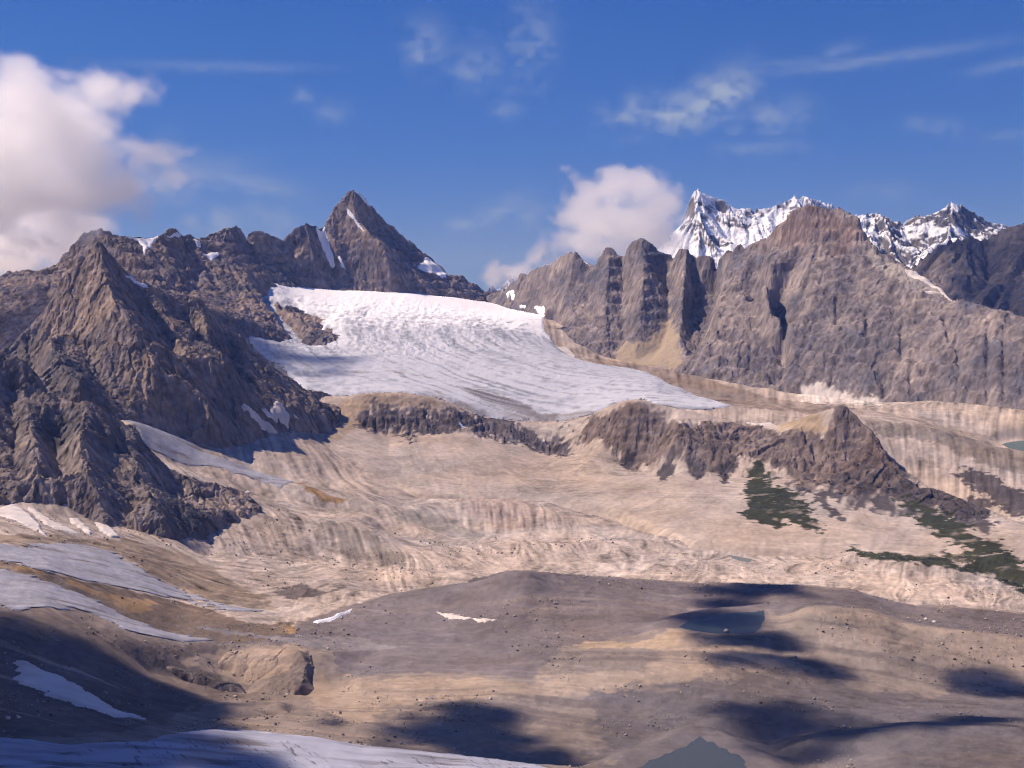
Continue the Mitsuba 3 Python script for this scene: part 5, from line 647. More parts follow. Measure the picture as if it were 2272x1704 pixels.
CRACKS = {
    "crack_0": ([(796, 3035), (780, 2976)], 9.0),
    "crack_1": ([(846, 2949), (834, 2898)], 9.0),
    "crack_2": ([(901, 2862), (884, 2799)], 9.0),
    "crack_3": ([(981, 2736), (971, 2679), (949, 2624)], 9.0),
    "crack_4": ([(1040, 2700), (990, 2562)], 9.0),
    "crack_5": ([(1060, 2666), (1013, 2532)], 9.0),
    "crack_6": ([(984, 2822), (973, 2745)], 9.0),
    "crack_7": ([(522, 3198), (529, 3141), (599, 3093), (649, 3039)], 9.0),
    "crack_8": ([(669, 3005), (731, 2933), (789, 2876), (870, 2771)], 9.0),
    "crack_9": ([(983, 2819), (1032, 2771), (1064, 2685), (1100, 2660)], 9.0),
    "crack_10": ([(504, 3111), (545, 3065), (620, 2994), (654, 2930)], 9.0),
    "crack_11": ([(572, 3080), (566, 3044)], 9.0),
    "crack_12": ([(597, 3093), (586, 3035)], 9.0),
    "crack_13": ([(834, 2795), (836, 2750)], 9.0),
    "crack_14": ([(886, 2744), (877, 2708)], 9.0),
}
LEVEL = {'mid_lake': -303.902037561701, 'near_lake': -306.4556975143129, 'far_lake': -279.2497271716167, 'pond': -355.0984953172276}

# ---------------------------------------------------------------- the mountains
def mountain(lines, cell, seed, rough=1.0, gully=1.0, ribs=1.0, strata=0.0, soft=1.0, calm=None, dip=(0.0, 0.0), scale=1.0, blocky=1.0):
    """height grid of one mountain from its survey lines, weathered: crags, gullies, ribs and ledges"""
    pts = np.vstack(lines)
    X, Y = box_grid(pts[:, 0].min(), pts[:, 0].max(), pts[:, 1].min(), pts[:, 1].max(), cell)
    Z = surface(lines)(X, Y)
    Z = np.where(np.isfinite(Z), blurred(Z, soft * 5.0 / cell), np.nan)
    hard = np.ones_like(Z) if calm is None else 1.0 - calm(X, Y)
    # domain warp keeps ribs from running straight
    wx = X + 18 * noise2(X, Y, 90, seed + 1, 2)
    wy = Y + 18 * noise2(X, Y, 90, seed + 2, 2)
    Z = Z + rough * hard * (7 * noise2(wx, wy, 110, seed + 3, 2) + 7 * (ridged(wx, wy, 62, seed + 4, 3) - 0.75) * 2 * ribs)
    if strata:
        level = (Z + dip[0] * X + dip[1] * Y + 10 * noise2(X, Y, 160, seed + 5, 2) + 22 * noise2(X, Y, 70, seed + 8, 3)) / strata
        saw = level - np.floor(level)
        Z = Z + hard * strata * np.clip(0.36 + 0.5 * noise2(X, Y, 90, seed + 9, 2), 0.05, 0.6) * (step(0.25, 0.8, saw) - saw)
    base = blurred(Z, 2.0)
    ribbed = 1.9 * fall_streaks(base, seed + 30, 3.0, 5, 1.0, 2.6) + 1.35 * fall_streaks(base, seed + 31, 2.0, 5, 1.0, 1.2) + 0.75 * fall_streaks(base, seed + 32, 1.5, 4, 1.0, 0.6)
    Z = Z + rough * hard * (1.9 * ribs * cell / 2.3 * ribbed * (0.75 + 0.7 * noise2(X, Y, 70 * scale, seed + 33, 2)) + 5.0 * blocky * facets(X, Y, 58.0 * scale, seed + 20) + 2.0 * blocky * facets(X, Y, 21.0 * scale, seed + 21))
    for it, (a, s) in enumerate(((1.0, 1.5), (0.6, 0.6))):
        flow = np.log1p(drainage(Z, seed + 10 + it))
        cut = np.clip(gaussian_filter(flow, s) - 1.0, 0, 6.0)
        Z = Z - gully * a * hard * 2.3 * cut
    Z = Z + rough * hard * (2.2 * (ridged(wx, wy, 13 * scale, seed + 6, 3) - 0.72) * 2 + 1.5 * facets(X, Y, 8.0 * scale, seed + 22))
    jitter = np.random.default_rng(seed + 40).normal(size=Z.shape)
    Z = Z + hard * rough * min(cell, 4.0) * (0.16 * jitter + 0.35 * gaussian_filter(jitter, 1.0))
    return Land(X, Y, Z)


def craggy(land, seed, amount):
    """vertex positions with the sideways relief a height grid cannot hold"""
    n = slope_normals(land)
    P = np.stack([land.X, land.Y, np.where(np.isfinite(land.Z), land.Z, 0)], -1)
    steep = np.sqrt(np.clip(1 - n[..., 2] ** 2, 0, 1))
    q = P.reshape(-1, 3)
    d = noise3(q, 15, seed, 3, 2.5) + 0.8 * noise3(q, 6, seed + 3, 2, 2.0)
    return P + n * (amount * d.reshape(land.Z.shape) * steep)[..., None]


def rock_colour(p, seed, streak, base, warm, cool):
    """weathered rock: beds of warm and cool stone, streaked down the fall line, broken and speckled"""
    big = noise3(p, 140, seed, 3, 0.7)
    mid = noise3(p, 38, seed + 4, 3, 1.5)
    run = noise3(p, 9, seed + 1, 3, 5.0)
    small = noise3(p, 6.5, seed + 2, 3, 1.3)
    c = lerp(base, warm, np.clip(0.3 + 0.8 * big + 0.8 * mid + 0.25 * streak, 0, 1))
    c = lerp(c, cool, np.clip(-0.1 - 0.8 * big + 1.2 * noise3(p, 55, seed + 5, 3, 1.5) + 0.5 * run, 0, 1))
    return c * np.clip(1.0 + 0.6 * run + 0.62 * small + 0.20 * streak, 0.22, 2.3)[:, None]


MOUNTAINS = {
    "pyramid_mountain": dict(cell=3.7, seed=11, rough=0.8, gully=0.5, blocky=0.9, ribs=0.9, strata=30.0, dip=(0.03, 0.0)),
    "craggy_peak": dict(cell=2.2, seed=23, rough=0.85, gully=0.55, ribs=0.8, blocky=1.3),
    "rocky_spur": dict(cell=1.9, seed=37, rough=0.68, gully=0.5, ribs=0.8, blocky=1.4),
    "cliff_massif": dict(cell=3.2, seed=41, rough=0.62, gully=0.28, ribs=0.65, blocky=0.9, strata=34.0, dip=(-0.05, 0.06)),
    "rock_step": dict(cell=2.3, seed=53, rough=0.6, gully=0.5, ribs=0.6, strata=16.0),
    "cliff_outcrop": dict(cell=1.0, seed=57, rough=0.12, gully=0.1, scale=0.5, soft=0.3),
    "dark_ledge": dict(cell=1.0, seed=59, rough=0.22, gully=0.2, scale=0.5, soft=0.25),
    "snowy_peak": dict(scale=2.0, cell=7.0, seed=61, rough=1.0, gully=1.3),
    "snowy_ridge": dict(scale=2.0, cell=8.0, seed=67, rough=1.5, gully=1.6),
    "dark_mountain": dict(scale=2.0, cell=8.0, seed=71, rough=1.5, gully=1.3),
    "distant_peak": dict(cell=12.0, seed=73, rough=1.5, gully=1.0),
}


def inside(names, x, y, edge=6.0, seed=0, ragged=0.0):
    """0..1: within any of the named outlines"""
    out = np.zeros(x.shape)
    for k in names:
        if k in PLANS:
            d = PLANS[k].dist(x, y)
            near = d < 60.0
            if ragged and near.any():
                d = d.copy()
                d[near] += ragged * (noise2(x[near], y[near], 24, seed, 3) + 0.7 * noise2(x[near], y[near], 7, seed + 1, 2))
            out = np.maximum(out, step(edge, -edge, d))
    return out


STEP_ROCK = ("step_rock", "cliff_band", "outcrop_mid", "step_dark")
CALM = {
    "rock_step": lambda x, y: 0.9 * (1.0 - inside(STEP_ROCK, x, y, 14.0)) if PLANS else 0.3 + 0 * x,
    "cliff_massif": lambda x, y: inside(("talus_cone", "rockfall"), x, y, 14.0),
}
lands, relief = {}, {}
for key, how in MOUNTAINS.items():
    lands[key] = mountain(LINES[key], calm=CALM.get(key), **how)
    if key == "cliff_massif":
        for name, line in CRACKS.items():
            d, deep = line
            lands[key].Z -= deep * np.exp(-(np.maximum(Poly(d).edge(lands[key].X, lands[key].Y), 0) / 5.5) ** 2)
    relief[key] = craggy(lands[key], how["seed"] + 90, 1.8 * min(how["cell"] / 2.3, 2.0))

# ---------------------------------------------------------------- the valley floor
rows = np.concatenate([np.linspace(-60, 40, 14)[:-1], np.geomspace(40, 640, 60)[:-1], np.geomspace(640, 1750, 470)[:-1], np.geomspace(1750, 2750, 130)[:-1], np.geomspace(2750, 4300, 60)])
cols = np.concatenate([np.linspace(-0.9, -0.47, 40)[:-1], np.linspace(-0.47, 0.47, 900)[:-1], np.linspace(0.47, 0.9, 40)])
T_, Y_ = np.meshgrid(cols, rows)
X_ = T_ * np.maximum(Y_, 420.0)
valley = surface(LINES["valley_floor"], 14.0)
nearest = NearestNDInterpolator(*(lambda p: (p[:, :2], p[:, 2]))(np.vstack(LINES["valley_floor"])))
Zv = valley(X_, Y_)
Zv = np.where(np.isfinite(Zv), Zv, nearest(X_, Y_))
Zv = gaussian_filter(Zv, (2.2, 3.0))


def ground_relief(x, y, z):
    """moraine: hummocks, ridges pushed up by the ice, boulder litter"""
    wx, wy = x + 14 * noise2(x, y, 80, 3, 2), y + 14 * noise2(x, y, 80, 4, 2)
    far = np.clip(y / 1200.0, 0.6, 1.6)
    push = ridged(x / 4.5 + 0.5 * wx / 4.5, wy + 0.25 * x, 26, 15, 3) - 0.72
    z = z + 6.5 * push * np.clip(0.6 + 1.6 * noise2(x, y, 160, 16, 2), 0, 1.2)
    z = z + 2.0 * noise2(wx, wy, 70, 5, 3) + 1.8 * (ridged(wx, wy * 1.3, 34, 6, 3) - 0.75)
    return z + far * (1.1 * noise2(x, y, 10, 8, 4))


Zv = np.where(Y_ > 300, ground_relief(X_, Y_, Zv), Zv)
Zv = Zv + np.where(Y_ > 500, 0.10 * np.clip(Y_ / 1000, 0.5, 2.0) * np.random.default_rng(9).normal(size=Zv.shape), 0)
land_valley = lands["valley_floor"] = Land(X_, Y_, Zv)

# ---------------------------------------------------------------- lakes lie in hollows
LAKES = {
    "mountain_lake": ("mid_lake", "dark blue green lake in a hollow left of the sunlit moraine hill", tone(0.045, 0.065, 0.075)),
    "mountain_lake_001": ("near_lake", "grey blue tarn at the bottom edge between grey moraine banks", tone(0.065, 0.08, 0.09)),
    "mountain_lake_002": ("far_lake", "turquoise lake at the right edge below the big rock wall", tone(0.08, 0.13, 0.13)),
    "mountain_lake_003": ("pond", "small green pond on the pale gravel plain", tone(0.17, 0.185, 0.17)),
}
level = {}
for key, (plan, _, _) in LAKES.items():
    d = PLANS[plan].dist(X_, Y_)
    level[key] = LEVEL[plan]
    shore = step(13.0, 42.0, d)
    Zv[:] = np.where(d < 42, (level[key] + 0.06 * np.maximum(d, -60) + 0.14 * noise2(X_, Y_, 14, 19, 4) + 0.06 * noise2(X_, Y_, 4, 20, 2)) * (1 - shore) + Zv * shore, Zv)

# ---------------------------------------------------------------- ground cover of the valley: gravel, moraine, earth, turf
PALE, TAN, GREY, BROWN = tone(0.40, 0.354, 0.315), tone(0.37, 0.305, 0.245), tone(0.18, 0.163, 0.170), tone(0.17, 0.147, 0.135)
ORANGE, TURF, DARK = tone(0.30, 0.21, 0.125), tone(0.042, 0.048, 0.033), tone(0.085, 0.078, 0.082)
VALLEY_COVER = [
    ("left_slope", tone(0.25, 0.21, 0.17), 8), ("foot_moraine", tone(0.25, 0.21, 0.18), 10), ("basin_grey", tone(0.24, 0.215, 0.19), 12),
    ("rubble_mid", tone(0.28, 0.26, 0.235), 8), ("mound_a", tone(0.275, 0.245, 0.215), 16), ("mound_b", tone(0.36, 0.30, 0.265), 18),
    ("foreground", tone(0.245, 0.215, 0.195), 3), ("gravel_fan", tone(0.46, 0.40, 0.35), 10), ("grey_moraine", GREY, 4), ("brown_left", BROWN, 8), ("near_grey", tone(0.155, 0.145, 0.152), 10),
    ("medial_moraine", tone(0.175, 0.142, 0.115), 4), ("orange_a", ORANGE, 5), ("orange_b", ORANGE, 3), ("orange_c", ORANGE, 3), ("orange_d", ORANGE, 4),
    ("blue_hump", tone(0.2, 0.19, 0.18), 6), ("river_flat", tone(0.225, 0.215, 0.225), 5), ("tan_plateau", TAN, 4), ("tan_band", tone(0.36, 0.295, 0.235), 9),
    ("tan_band_b", tone(0.375, 0.315, 0.255), 8), ("tan_strip", tone(0.42, 0.34, 0.25), 4), ("right_hill", tone(0.30, 0.26, 0.225), 7),
    ("ochre_knoll", tone(0.33, 0.22, 0.12), 5), ("dark_rubble", tone(0.15, 0.135, 0.13), 4),
    ("outcrop_right", DARK, 7), ("outcrop_low", DARK, 6), ("broken_slope", DARK, 10), ("broken_slope_b", DARK, 7), ("outcrop_mid", DARK, 7), ("meadow_slope", TURF, 8), ("meadow_right", TURF, 9), ("meadow_strip", TURF * 1.15, 5),
    ("talus_cone", tone(0.36, 0.295, 0.215), 8), ("rockfall", tone(0.6, 0.55, 0.5), 9),
]
STEP_COVER = [
    ("step_rock", tone(0.165, 0.138, 0.128), 8), ("step_top", tone(0.36, 0.30, 0.235), 8), ("cliff_band", tone(0.125, 0.113, 0.118), 8), ("ochre_shelf", tone(0.34, 0.275, 0.20), 9),
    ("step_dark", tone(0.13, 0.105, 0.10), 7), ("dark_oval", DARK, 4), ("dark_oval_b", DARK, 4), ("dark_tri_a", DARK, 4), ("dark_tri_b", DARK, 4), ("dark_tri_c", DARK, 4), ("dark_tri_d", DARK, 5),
    ("broken_slope", DARK, 10), ("broken_slope_b", DARK, 7), ("outcrop_mid", DARK, 7), ("outcrop_right", DARK, 7), ("meadow_slope", TURF, 7), ("meadow_right", TURF, 9), ("meadow_strip", TURF * 1.15, 5),
]


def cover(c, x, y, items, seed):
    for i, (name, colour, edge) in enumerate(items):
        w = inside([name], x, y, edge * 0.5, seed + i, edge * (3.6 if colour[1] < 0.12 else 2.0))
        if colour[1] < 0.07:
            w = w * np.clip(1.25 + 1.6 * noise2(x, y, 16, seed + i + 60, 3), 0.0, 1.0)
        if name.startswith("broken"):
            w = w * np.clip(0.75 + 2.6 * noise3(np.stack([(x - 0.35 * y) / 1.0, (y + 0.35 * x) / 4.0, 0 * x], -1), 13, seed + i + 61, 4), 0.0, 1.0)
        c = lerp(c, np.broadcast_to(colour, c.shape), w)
    return c


def gravel_colour(p, items, seed, runs):
    """loose stone: patches sorted by the water and the ice, blocks and fines, runs down the slope"""
    x, y = p[:, 0], p[:, 1]
    c = cover(np.broadcast_to(PALE, p.shape).copy(), x, y, items, seed)
    patch = noise2(x + 20 * noise2(x, y, 60, seed + 40, 2), y, 48, seed + 41, 4)
    band = noise3(np.stack([x, y, p[:, 2] * 9.0], -1), 85, seed + 42, 4)
    grain = noise2(x, y, 5.5 + 0 * x[0], seed + 43, 3)
    block = np.clip(noise2(x, y, 3.4, seed + 44, 2) - 0.42, 0, 1) * 2.2
    sweep = y + 0.22 * x + 34 * noise2(x, y, 150, seed + 50, 3)
    tiers = noise3(np.stack([x / 16.0, sweep, 0 * x], -1), 15, seed + 51, 3)
    near = inside(["foreground"], x, y, 6.0)
    c = lerp(c, np.broadcast_to(tone(0.39, 0.325, 0.265), c.shape), 0.75 * (near - 0.8 * inside(["grey_moraine", "near_grey"], x, y, 9.0)) * step(0.18, 0.42, tiers))
    c = lerp(c, np.broadcast_to(tone(0.15, 0.135, 0.135), c.shape), 0.55 * near * step(-0.22, -0.46, tiers))
    line = np.clip(ridged(x / 5.0 + y * 0.03, y + 0.22 * x, 15, seed + 47, 2) - 0.8, 0, 1) * 5
    c = c * (1 + 0.38 * line * np.clip(noise2(x, y, 120, seed + 48, 2) * 3, -1, 1) + 0.24 * patch + 0.30 * band + 0.22 * grain + 0.5 * block - 0.35 * np.clip(noise2(x, y, 4.0, seed + 46, 2) - 0.45, 0, 1) * 2 + 0.13 * runs)[:, None]
    return lerp(c, c * tone(1.08, 0.99, 0.88), np.clip(0.5 + noise2(x, y, 130, seed + 45, 3), 0, 1))


v, f, used = land_valley.mesh()
c = gravel_colour(v, VALLEY_COVER, 200, (fall_streaks(Zv, 5, 4.0, 4) * np.where(PLANS["foreground"].dist(X_, Y_) < 0, 0.15, 1.5)).ravel()[used])
add("valley_floor", (v, f), np.clip(c, 0.015, 0.9), kind="structure", label="stony valley floor of pale gravel and grey and tan moraine ridges")

# ---------------------------------------------------------------- rock of each mountain
ROCKS = {
    "pyramid_mountain": dict(base=tone(0.177, 0.153, 0.153), warm=tone(0.319, 0.248, 0.201), cool=tone(0.112, 0.111, 0.125)),
    "craggy_peak": dict(base=tone(0.174, 0.153, 0.148), warm=tone(0.304, 0.238, 0.191), cool=tone(0.103, 0.103, 0.110)),
    "rocky_spur": dict(base=tone(0.177, 0.156, 0.149), warm=tone(0.304, 0.248, 0.207), cool=tone(0.097, 0.097, 0.101)),
    "cliff_massif": dict(base=tone(0.160, 0.143, 0.146), warm=tone(0.319, 0.270, 0.242), cool=tone(0.105, 0.108, 0.130)),
    "cliff_outcrop": dict(base=tone(0.15, 0.128, 0.115), warm=tone(0.22, 0.18, 0.15), cool=tone(0.10, 0.095, 0.095)),
    "dark_ledge": dict(base=tone(0.14, 0.122, 0.112), warm=tone(0.21, 0.175, 0.15), cool=tone(0.095, 0.09, 0.092)),
    "dark_mountain": dict(base=tone(0.13, 0.118, 0.12), warm=tone(0.19, 0.16, 0.145), cool=tone(0.09, 0.09, 0.105)),
    "snowy_peak": dict(base=tone(0.13, 0.125, 0.13), warm=tone(0.17, 0.15, 0.13), cool=tone(0.10, 0.10, 0.11)),
    "snowy_ridge": dict(base=tone(0.12, 0.115, 0.12), warm=tone(0.15, 0.135, 0.12), cool=tone(0.09, 0.09, 0.10)),
    "distant_peak": dict(base=tone(0.2, 0.2, 0.2), warm=tone(0.22, 0.2, 0.19), cool=tone(0.15, 0.15, 0.16)),
}
MOUNTAIN_LABELS = {
    "pyramid_mountain": "sharp grey brown pyramid peak with its long jagged ridge above the glacier",
    "craggy_peak": "brown craggy pointed peak on the left in front of the cloud",
    "rocky_spur": "dark broken rock spur at the left edge above the small snow patches",
    "cliff_massif": "broad brown massif on the right with pinnacles and a tall grey rock wall",
    "rock_step": "low rock step with dark cliff bands and scree below the glacier front",
    "cliff_outcrop": "tan rock outcrop ending in a dark broken cliff at the lower left",
    "dark_ledge": "low dark rock ledge left of the tan outcrop at the lower left",
    "snowy_peak": "far snow covered peak beside the white cumulus cloud",
    "snowy_ridge": "far snowy ridge with a dark rocky summit behind the right massif",
    "dark_mountain": "dark blue grey mountain at the right edge",
    "distant_peak": "tiny snowy peak seen through the col",
}
for key in MOUNTAINS:
    land, how = lands[key], MOUNTAINS[key]
    v, f, used = land.mesh(P=relief[key])
    streak = fall_streaks(land.Z, how["seed"], 2.0, 5).ravel()[used]
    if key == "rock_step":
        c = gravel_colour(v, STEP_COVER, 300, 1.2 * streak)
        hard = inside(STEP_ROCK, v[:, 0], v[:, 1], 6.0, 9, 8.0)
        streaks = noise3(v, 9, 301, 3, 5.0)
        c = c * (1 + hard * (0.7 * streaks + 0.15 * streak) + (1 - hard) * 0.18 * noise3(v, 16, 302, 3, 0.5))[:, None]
    elif key == "cliff_outcrop":
        c = gravel_colour(v, VALLEY_COVER, 200, 0 * streak)
        c = lerp(c, rock_colour(v, how["seed"], streak, **ROCKS[key]), inside(["pillar"], v[:, 0], v[:, 1], 2.0, 5, 4.0))
    else:
        c = rock_colour(v, how["seed"], streak, **ROCKS[key])
        if key == "cliff_massif":
            c = lerp(c, c * tone(1.2, 1.02, 0.92), 0.7 * inside(["summit_tower"], v[:, 0], v[:, 1], 14.0, 3, 30.0))
            c = lerp(c, np.broadcast_to(tone(0.42, 0.38, 0.33), c.shape), 0.7 * inside(["scree_flank"], v[:, 0], v[:, 1], 4.0, 4, 16.0))
            c = cover(c, v[:, 0], v[:, 1], VALLEY_COVER[-2:], 350)
        if key == "craggy_peak":
            c = lerp(c, np.broadcast_to(tone(0.36, 0.26, 0.16), c.shape), 0.7 * inside(["orange_band"], v[:, 0], v[:, 1], 6.0, 4, 14.0))
        if key in ("snowy_peak", "snowy_ridge", "distant_peak"):
            # fresh snow holds on the ledges; outcrops stay bare
            n = slope_normals(land).reshape(-1, 3)[used]
            hold = n[:, 2] - 0.62 + 0.60 * noise3(v, 150, how["seed"] + 20, 3, 0.5) + 0.20 * noise3(v, 36, how["seed"] + 21, 3, 0.6) + (0.14 if key == "snowy_peak" else -0.04)
            c = lerp(c, np.broadcast_to(tone(0.86, 0.88, 0.91), c.shape), step(-0.04, 0.06, hold))
    add(key, (v, f), np.clip(c, 0.015, 0.92), smooth=False, kind="structure", label=MOUNTAIN_LABELS[key])

# ---------------------------------------------------------------- snow and ice lying on the ground
SNOW = tone(0.89, 0.90, 0.92)


def fine(land, P, poly, factor, margin=8.0):
    """the part of a height grid round an outline, at a finer spacing: world positions"""
    lo, hi = poly.ring.min(0) - margin, poly.ring.max(0) + margin
    jj, ii = np.nonzero((land.X > lo[0]) & (land.X < hi[0]) & (land.Y > lo[1]) & (land.Y < hi[1]))
    if not len(jj):
        return None
    j0, j1, i0, i1 = max(jj.min() - 1, 0), jj.max() + 2, max(ii.min() - 1, 0), ii.max() + 2
    sub = np.stack([P[j0:j1, i0:i1, k] for k in range(3)])
    bad = ~np.isfinite(land.Z[j0:j1, i0:i1])
    h, w = sub.shape[1:]
    gj, gi = np.meshgrid(np.linspace(0, h - 1, (h - 1) * factor + 1), np.linspace(0, w - 1, (w - 1) * factor + 1), indexing="ij")
    out = np.stack([map_coordinates(s, [gj, gi], order=1) for s in sub], -1)
    return out, map_coordinates(bad.astype(float), [gj, gi], order=1) > 0.01


def snow_sheet(key, landname, poly, thick, factor, colour, seed, ragged=2.0, smooth=1.5, grain=None, bump=0.0, **label):
    land = lands[landname]
    P = relief.get(landname)
    P = np.stack([land.X, land.Y, land.Z], -1) if P is None else P
    got = fine(land, P, poly, factor)
    if got is None:
        return False
    P, bad = got
    d = poly.dist(P[..., 0], P[..., 1], 40.0)
    d = d + ragged * (noise2(P[..., 0], P[..., 1], 13, seed, 3) + 0.6 * noise2(P[..., 0], P[..., 1], 4.5, seed + 1, 2))
    if grain:
        d = d + grain[0] * noise3(np.stack([(P[..., 0] * grain[1] + P[..., 1] * grain[2]) / 5.0, (P[..., 1] * grain[1] - P[..., 0] * grain[2]) / 60.0, 0 * d], -1).reshape(-1, 3), 1.0, seed + 2, 4).reshape(d.shape)
    S = np.stack([gaussian_filter(P[..., k], smooth * factor) for k in range(3)], -1)
    g = Land(S[..., 0], S[..., 1], np.where(bad, np.nan, S[..., 2]))
    n = slope_normals(g, S)
    n = np.where(n[..., 2:] < 0, -n, n)
    lift = np.clip(-d * 0.5, -2.0, thick) * 1.0 + 0.25
    if bump:
        fall = step(420, 260, np.hypot(P[..., 0] + 330, (P[..., 1] - 3330) * 0.8))
        lift = lift + bump * (0.35 + fall) * (2.2 * ridged(P[..., 0], P[..., 1], 26, seed + 5, 3) - 1.7 + 0.8 * noise2(P[..., 0], P[..., 1], 9, seed + 6, 3)) * step(0, -8, d)
    V = S + n * lift[..., None]
    v, f, used = g.mesh(mask=d < 1.5, P=V)
    if len(f) < 4:
        return False
    # one sheet: bits that melted off on their own are left out
    links = coo_matrix((np.ones(2 * len(f)), (np.r_[f[:, 0], f[:, 1]], np.r_[f[:, 1], f[:, 2]])), shape=(len(v), len(v)))
    which = connected_components(links, directed=False)[1]
    keep = which == np.bincount(which).argmax()
    f = (np.cumsum(keep) - 1)[f[keep[f[:, 0]]]]
    v, used = v[keep], used[keep]
    add(key, (v, f), np.clip(colour(v, d.ravel()[used]), 0.02, 0.95), "snow", **label)
    return True


def clean_snow(v, d):
    x, y = v[:, 0], v[:, 1]
    return SNOW * (1.0 + 0.05 * noise2(x, y, 30, 71, 3))[:, None]


def old_snow(v, d):
    """summer snow: dust in runnels"""
    x, y = v[:, 0], v[:, 1]
    return lerp(np.broadcast_to(tone(0.74, 0.69, 0.64), v.shape), np.broadcast_to(tone(0.55, 0.49, 0.43), v.shape), np.clip(0.3 + 0.9 * noise3(v, 18, 77, 4, 2.0), 0, 1))


def glacier_frame(x, y):
    """across and along the bending ice stream"""
    dx, dy = x - 520.0, y - 3350.0
    return np.hypot(dx, dy), np.arctan2(dy, dx) * 520.0


def glacier_colour(v, d):
    """bright firn in the upper basin, bare grey ice banded along the flow below, rock dust near the snout"""
    x, y = v[:, 0], v[:, 1]
    across, along = glacier_frame(x, y)
    across = across + 34 * noise2(x, y, 170, 82, 3) + 6 * noise2(x, y, 40, 81, 2)
    q = np.stack([across / 11.0, along / 190.0, 0 * x], -1)
    band = (2 * meshkit.fbm(q, 4, 5) - 1) * np.clip(0.75 + 1.6 * noise2(x, y, 200, 88, 2), 0.1, 1.5)
    fleck = noise2(x, y, 15, 83, 4)
    wide = noise2(x, y, 260, 84, 3)
    cracks = noise3(np.stack([across / 70.0, along / 7.0, 0 * x], -1), 1.0, 86, 3) * np.clip(noise2(x, y, 150, 87, 2) * 3 + 0.4, 0, 1)
    bare = np.clip(step(-0.3, 0.3, 0.6 * wide + 0.4 * band + 0.45 * fleck + (3480 - y) / 500.0), 0, 1)
    ice = lerp(np.broadcast_to(tone(0.54, 0.56, 0.61), v.shape), np.broadcast_to(tone(0.27, 0.29, 0.33), v.shape), np.clip(0.15 + 1.3 * band + 0.85 * fleck + 1.1 * np.clip(cracks - 0.15, 0, 1), 0, 1))
    c = lerp(np.broadcast_to(SNOW, v.shape), ice, bare)
    for name, tint, k in (("dirt_band", tone(0.17, 0.16, 0.165), 1.0), ("dirt_band_b", tone(0.20, 0.185, 0.18), 0.95), ("dirt_band_c", tone(0.25, 0.225, 0.2), 0.8), ("snout_dirt", tone(0.24, 0.22, 0.21), 0.55)):
        w = inside([name], x, y, 9.0, 85, 14.0)
        c = lerp(c, np.broadcast_to(tint, c.shape), w * np.clip(k + 0.9 * band, 0, 1))
    return c


def tongue_colour(v, d):
    x, y = v[:, 0], v[:, 1]
    run = noise3(np.stack([x * 0.6 - y * 0.8, (x * 0.8 + y * 0.6) / 9.0, 0 * x], -1), 7, 91, 4)
    c = lerp(np.broadcast_to(tone(0.40, 0.41, 0.46), v.shape), np.broadcast_to(tone(0.25, 0.245, 0.26), v.shape), np.clip(0.35 + 0.8 * run + 0.5 * noise2(x, y, 22, 92, 3), 0, 1))
    c = lerp(c, np.broadcast_to(tone(0.185, 0.16, 0.145), c.shape), 0.85 * step(0.16, 0.45, 0.8 * run + 0.5 * noise2(x, y, 30, 98, 4)))
    return c * (1 + 0.2 * noise2(x, y, 3.5, 93, 2))[:, None]


def near_ice_colour(v, d):
    x, y = v[:, 0], v[:, 1]
    run = noise3(np.stack([x / 7.0 + y / 40, y, 0 * x], -1), 5.0, 94, 4)
    c = lerp(np.broadcast_to(tone(0.42, 0.44, 0.51), v.shape), np.broadcast_to(tone(0.18, 0.18, 0.21), v.shape), np.clip(0.2 + 0.95 * run + 0.45 * noise2(x, y, 40, 95, 3), 0, 1))
    c = lerp(c, np.broadcast_to(tone(0.17, 0.15, 0.145), c.shape), 0.75 * step(0.2, 0.5, 0.8 * run + 0.6 * noise2(x, y, 26, 99, 4)))
    cracks = noise3(np.stack([(x + 0.7 * y) / 1.6, (y - 0.7 * x) / 9.0, 0 * x], -1), 1.0, 96, 3)
    return c * (1 - 0.6 * step(0.25, 0.5, cracks) * step(0.0, 0.25, noise2(x, y, 35, 97, 2)))[:, None]


snow_sheet("glacier", "valley_floor", PLANS["glacier"], 3.0, 2, glacier_colour, 801, 4.0, 1.5, (6.0, 0.55, 0.83), 2.6, kind="structure",
           label="large white glacier filling the basin below the pyramid peak")
snow_sheet("glacier_001", "valley_floor", PLANS["upper_tongue"], 0.6, 2, tongue_colour, 802, 1.6, 1.0, (15.0, 0.62, -0.78), kind="structure",
           label="grey blue strip of dirty ice at the left, above the brown medial moraine")
snow_sheet("glacier_002", "valley_floor", PLANS["lower_tongue"], 0.6, 2, tongue_colour, 803, 1.2, 1.0, (11.0, 0.62, -0.78), kind="structure",
           label="grey blue ice tongue at the left, below the brown medial moraine")
snow_sheet("glacier_003", "valley_floor", PLANS["near_glacier"], 1.2, 2, near_ice_colour, 804, 1.0, 1.0, (5.0, 0.1, 1.0), kind="structure",
           label="streaked white glacier at the bottom left edge, nearest to the viewer")
snow_sheet("glacier_004", "valley_floor", PLANS["hanging_ice"], 0.7, 2, tongue_colour, 805, 2.0, 1.0, (7.0, 0.8, -0.6), kind="structure",
           label="narrow pale ice ribbon between the craggy peak and the dark spur")

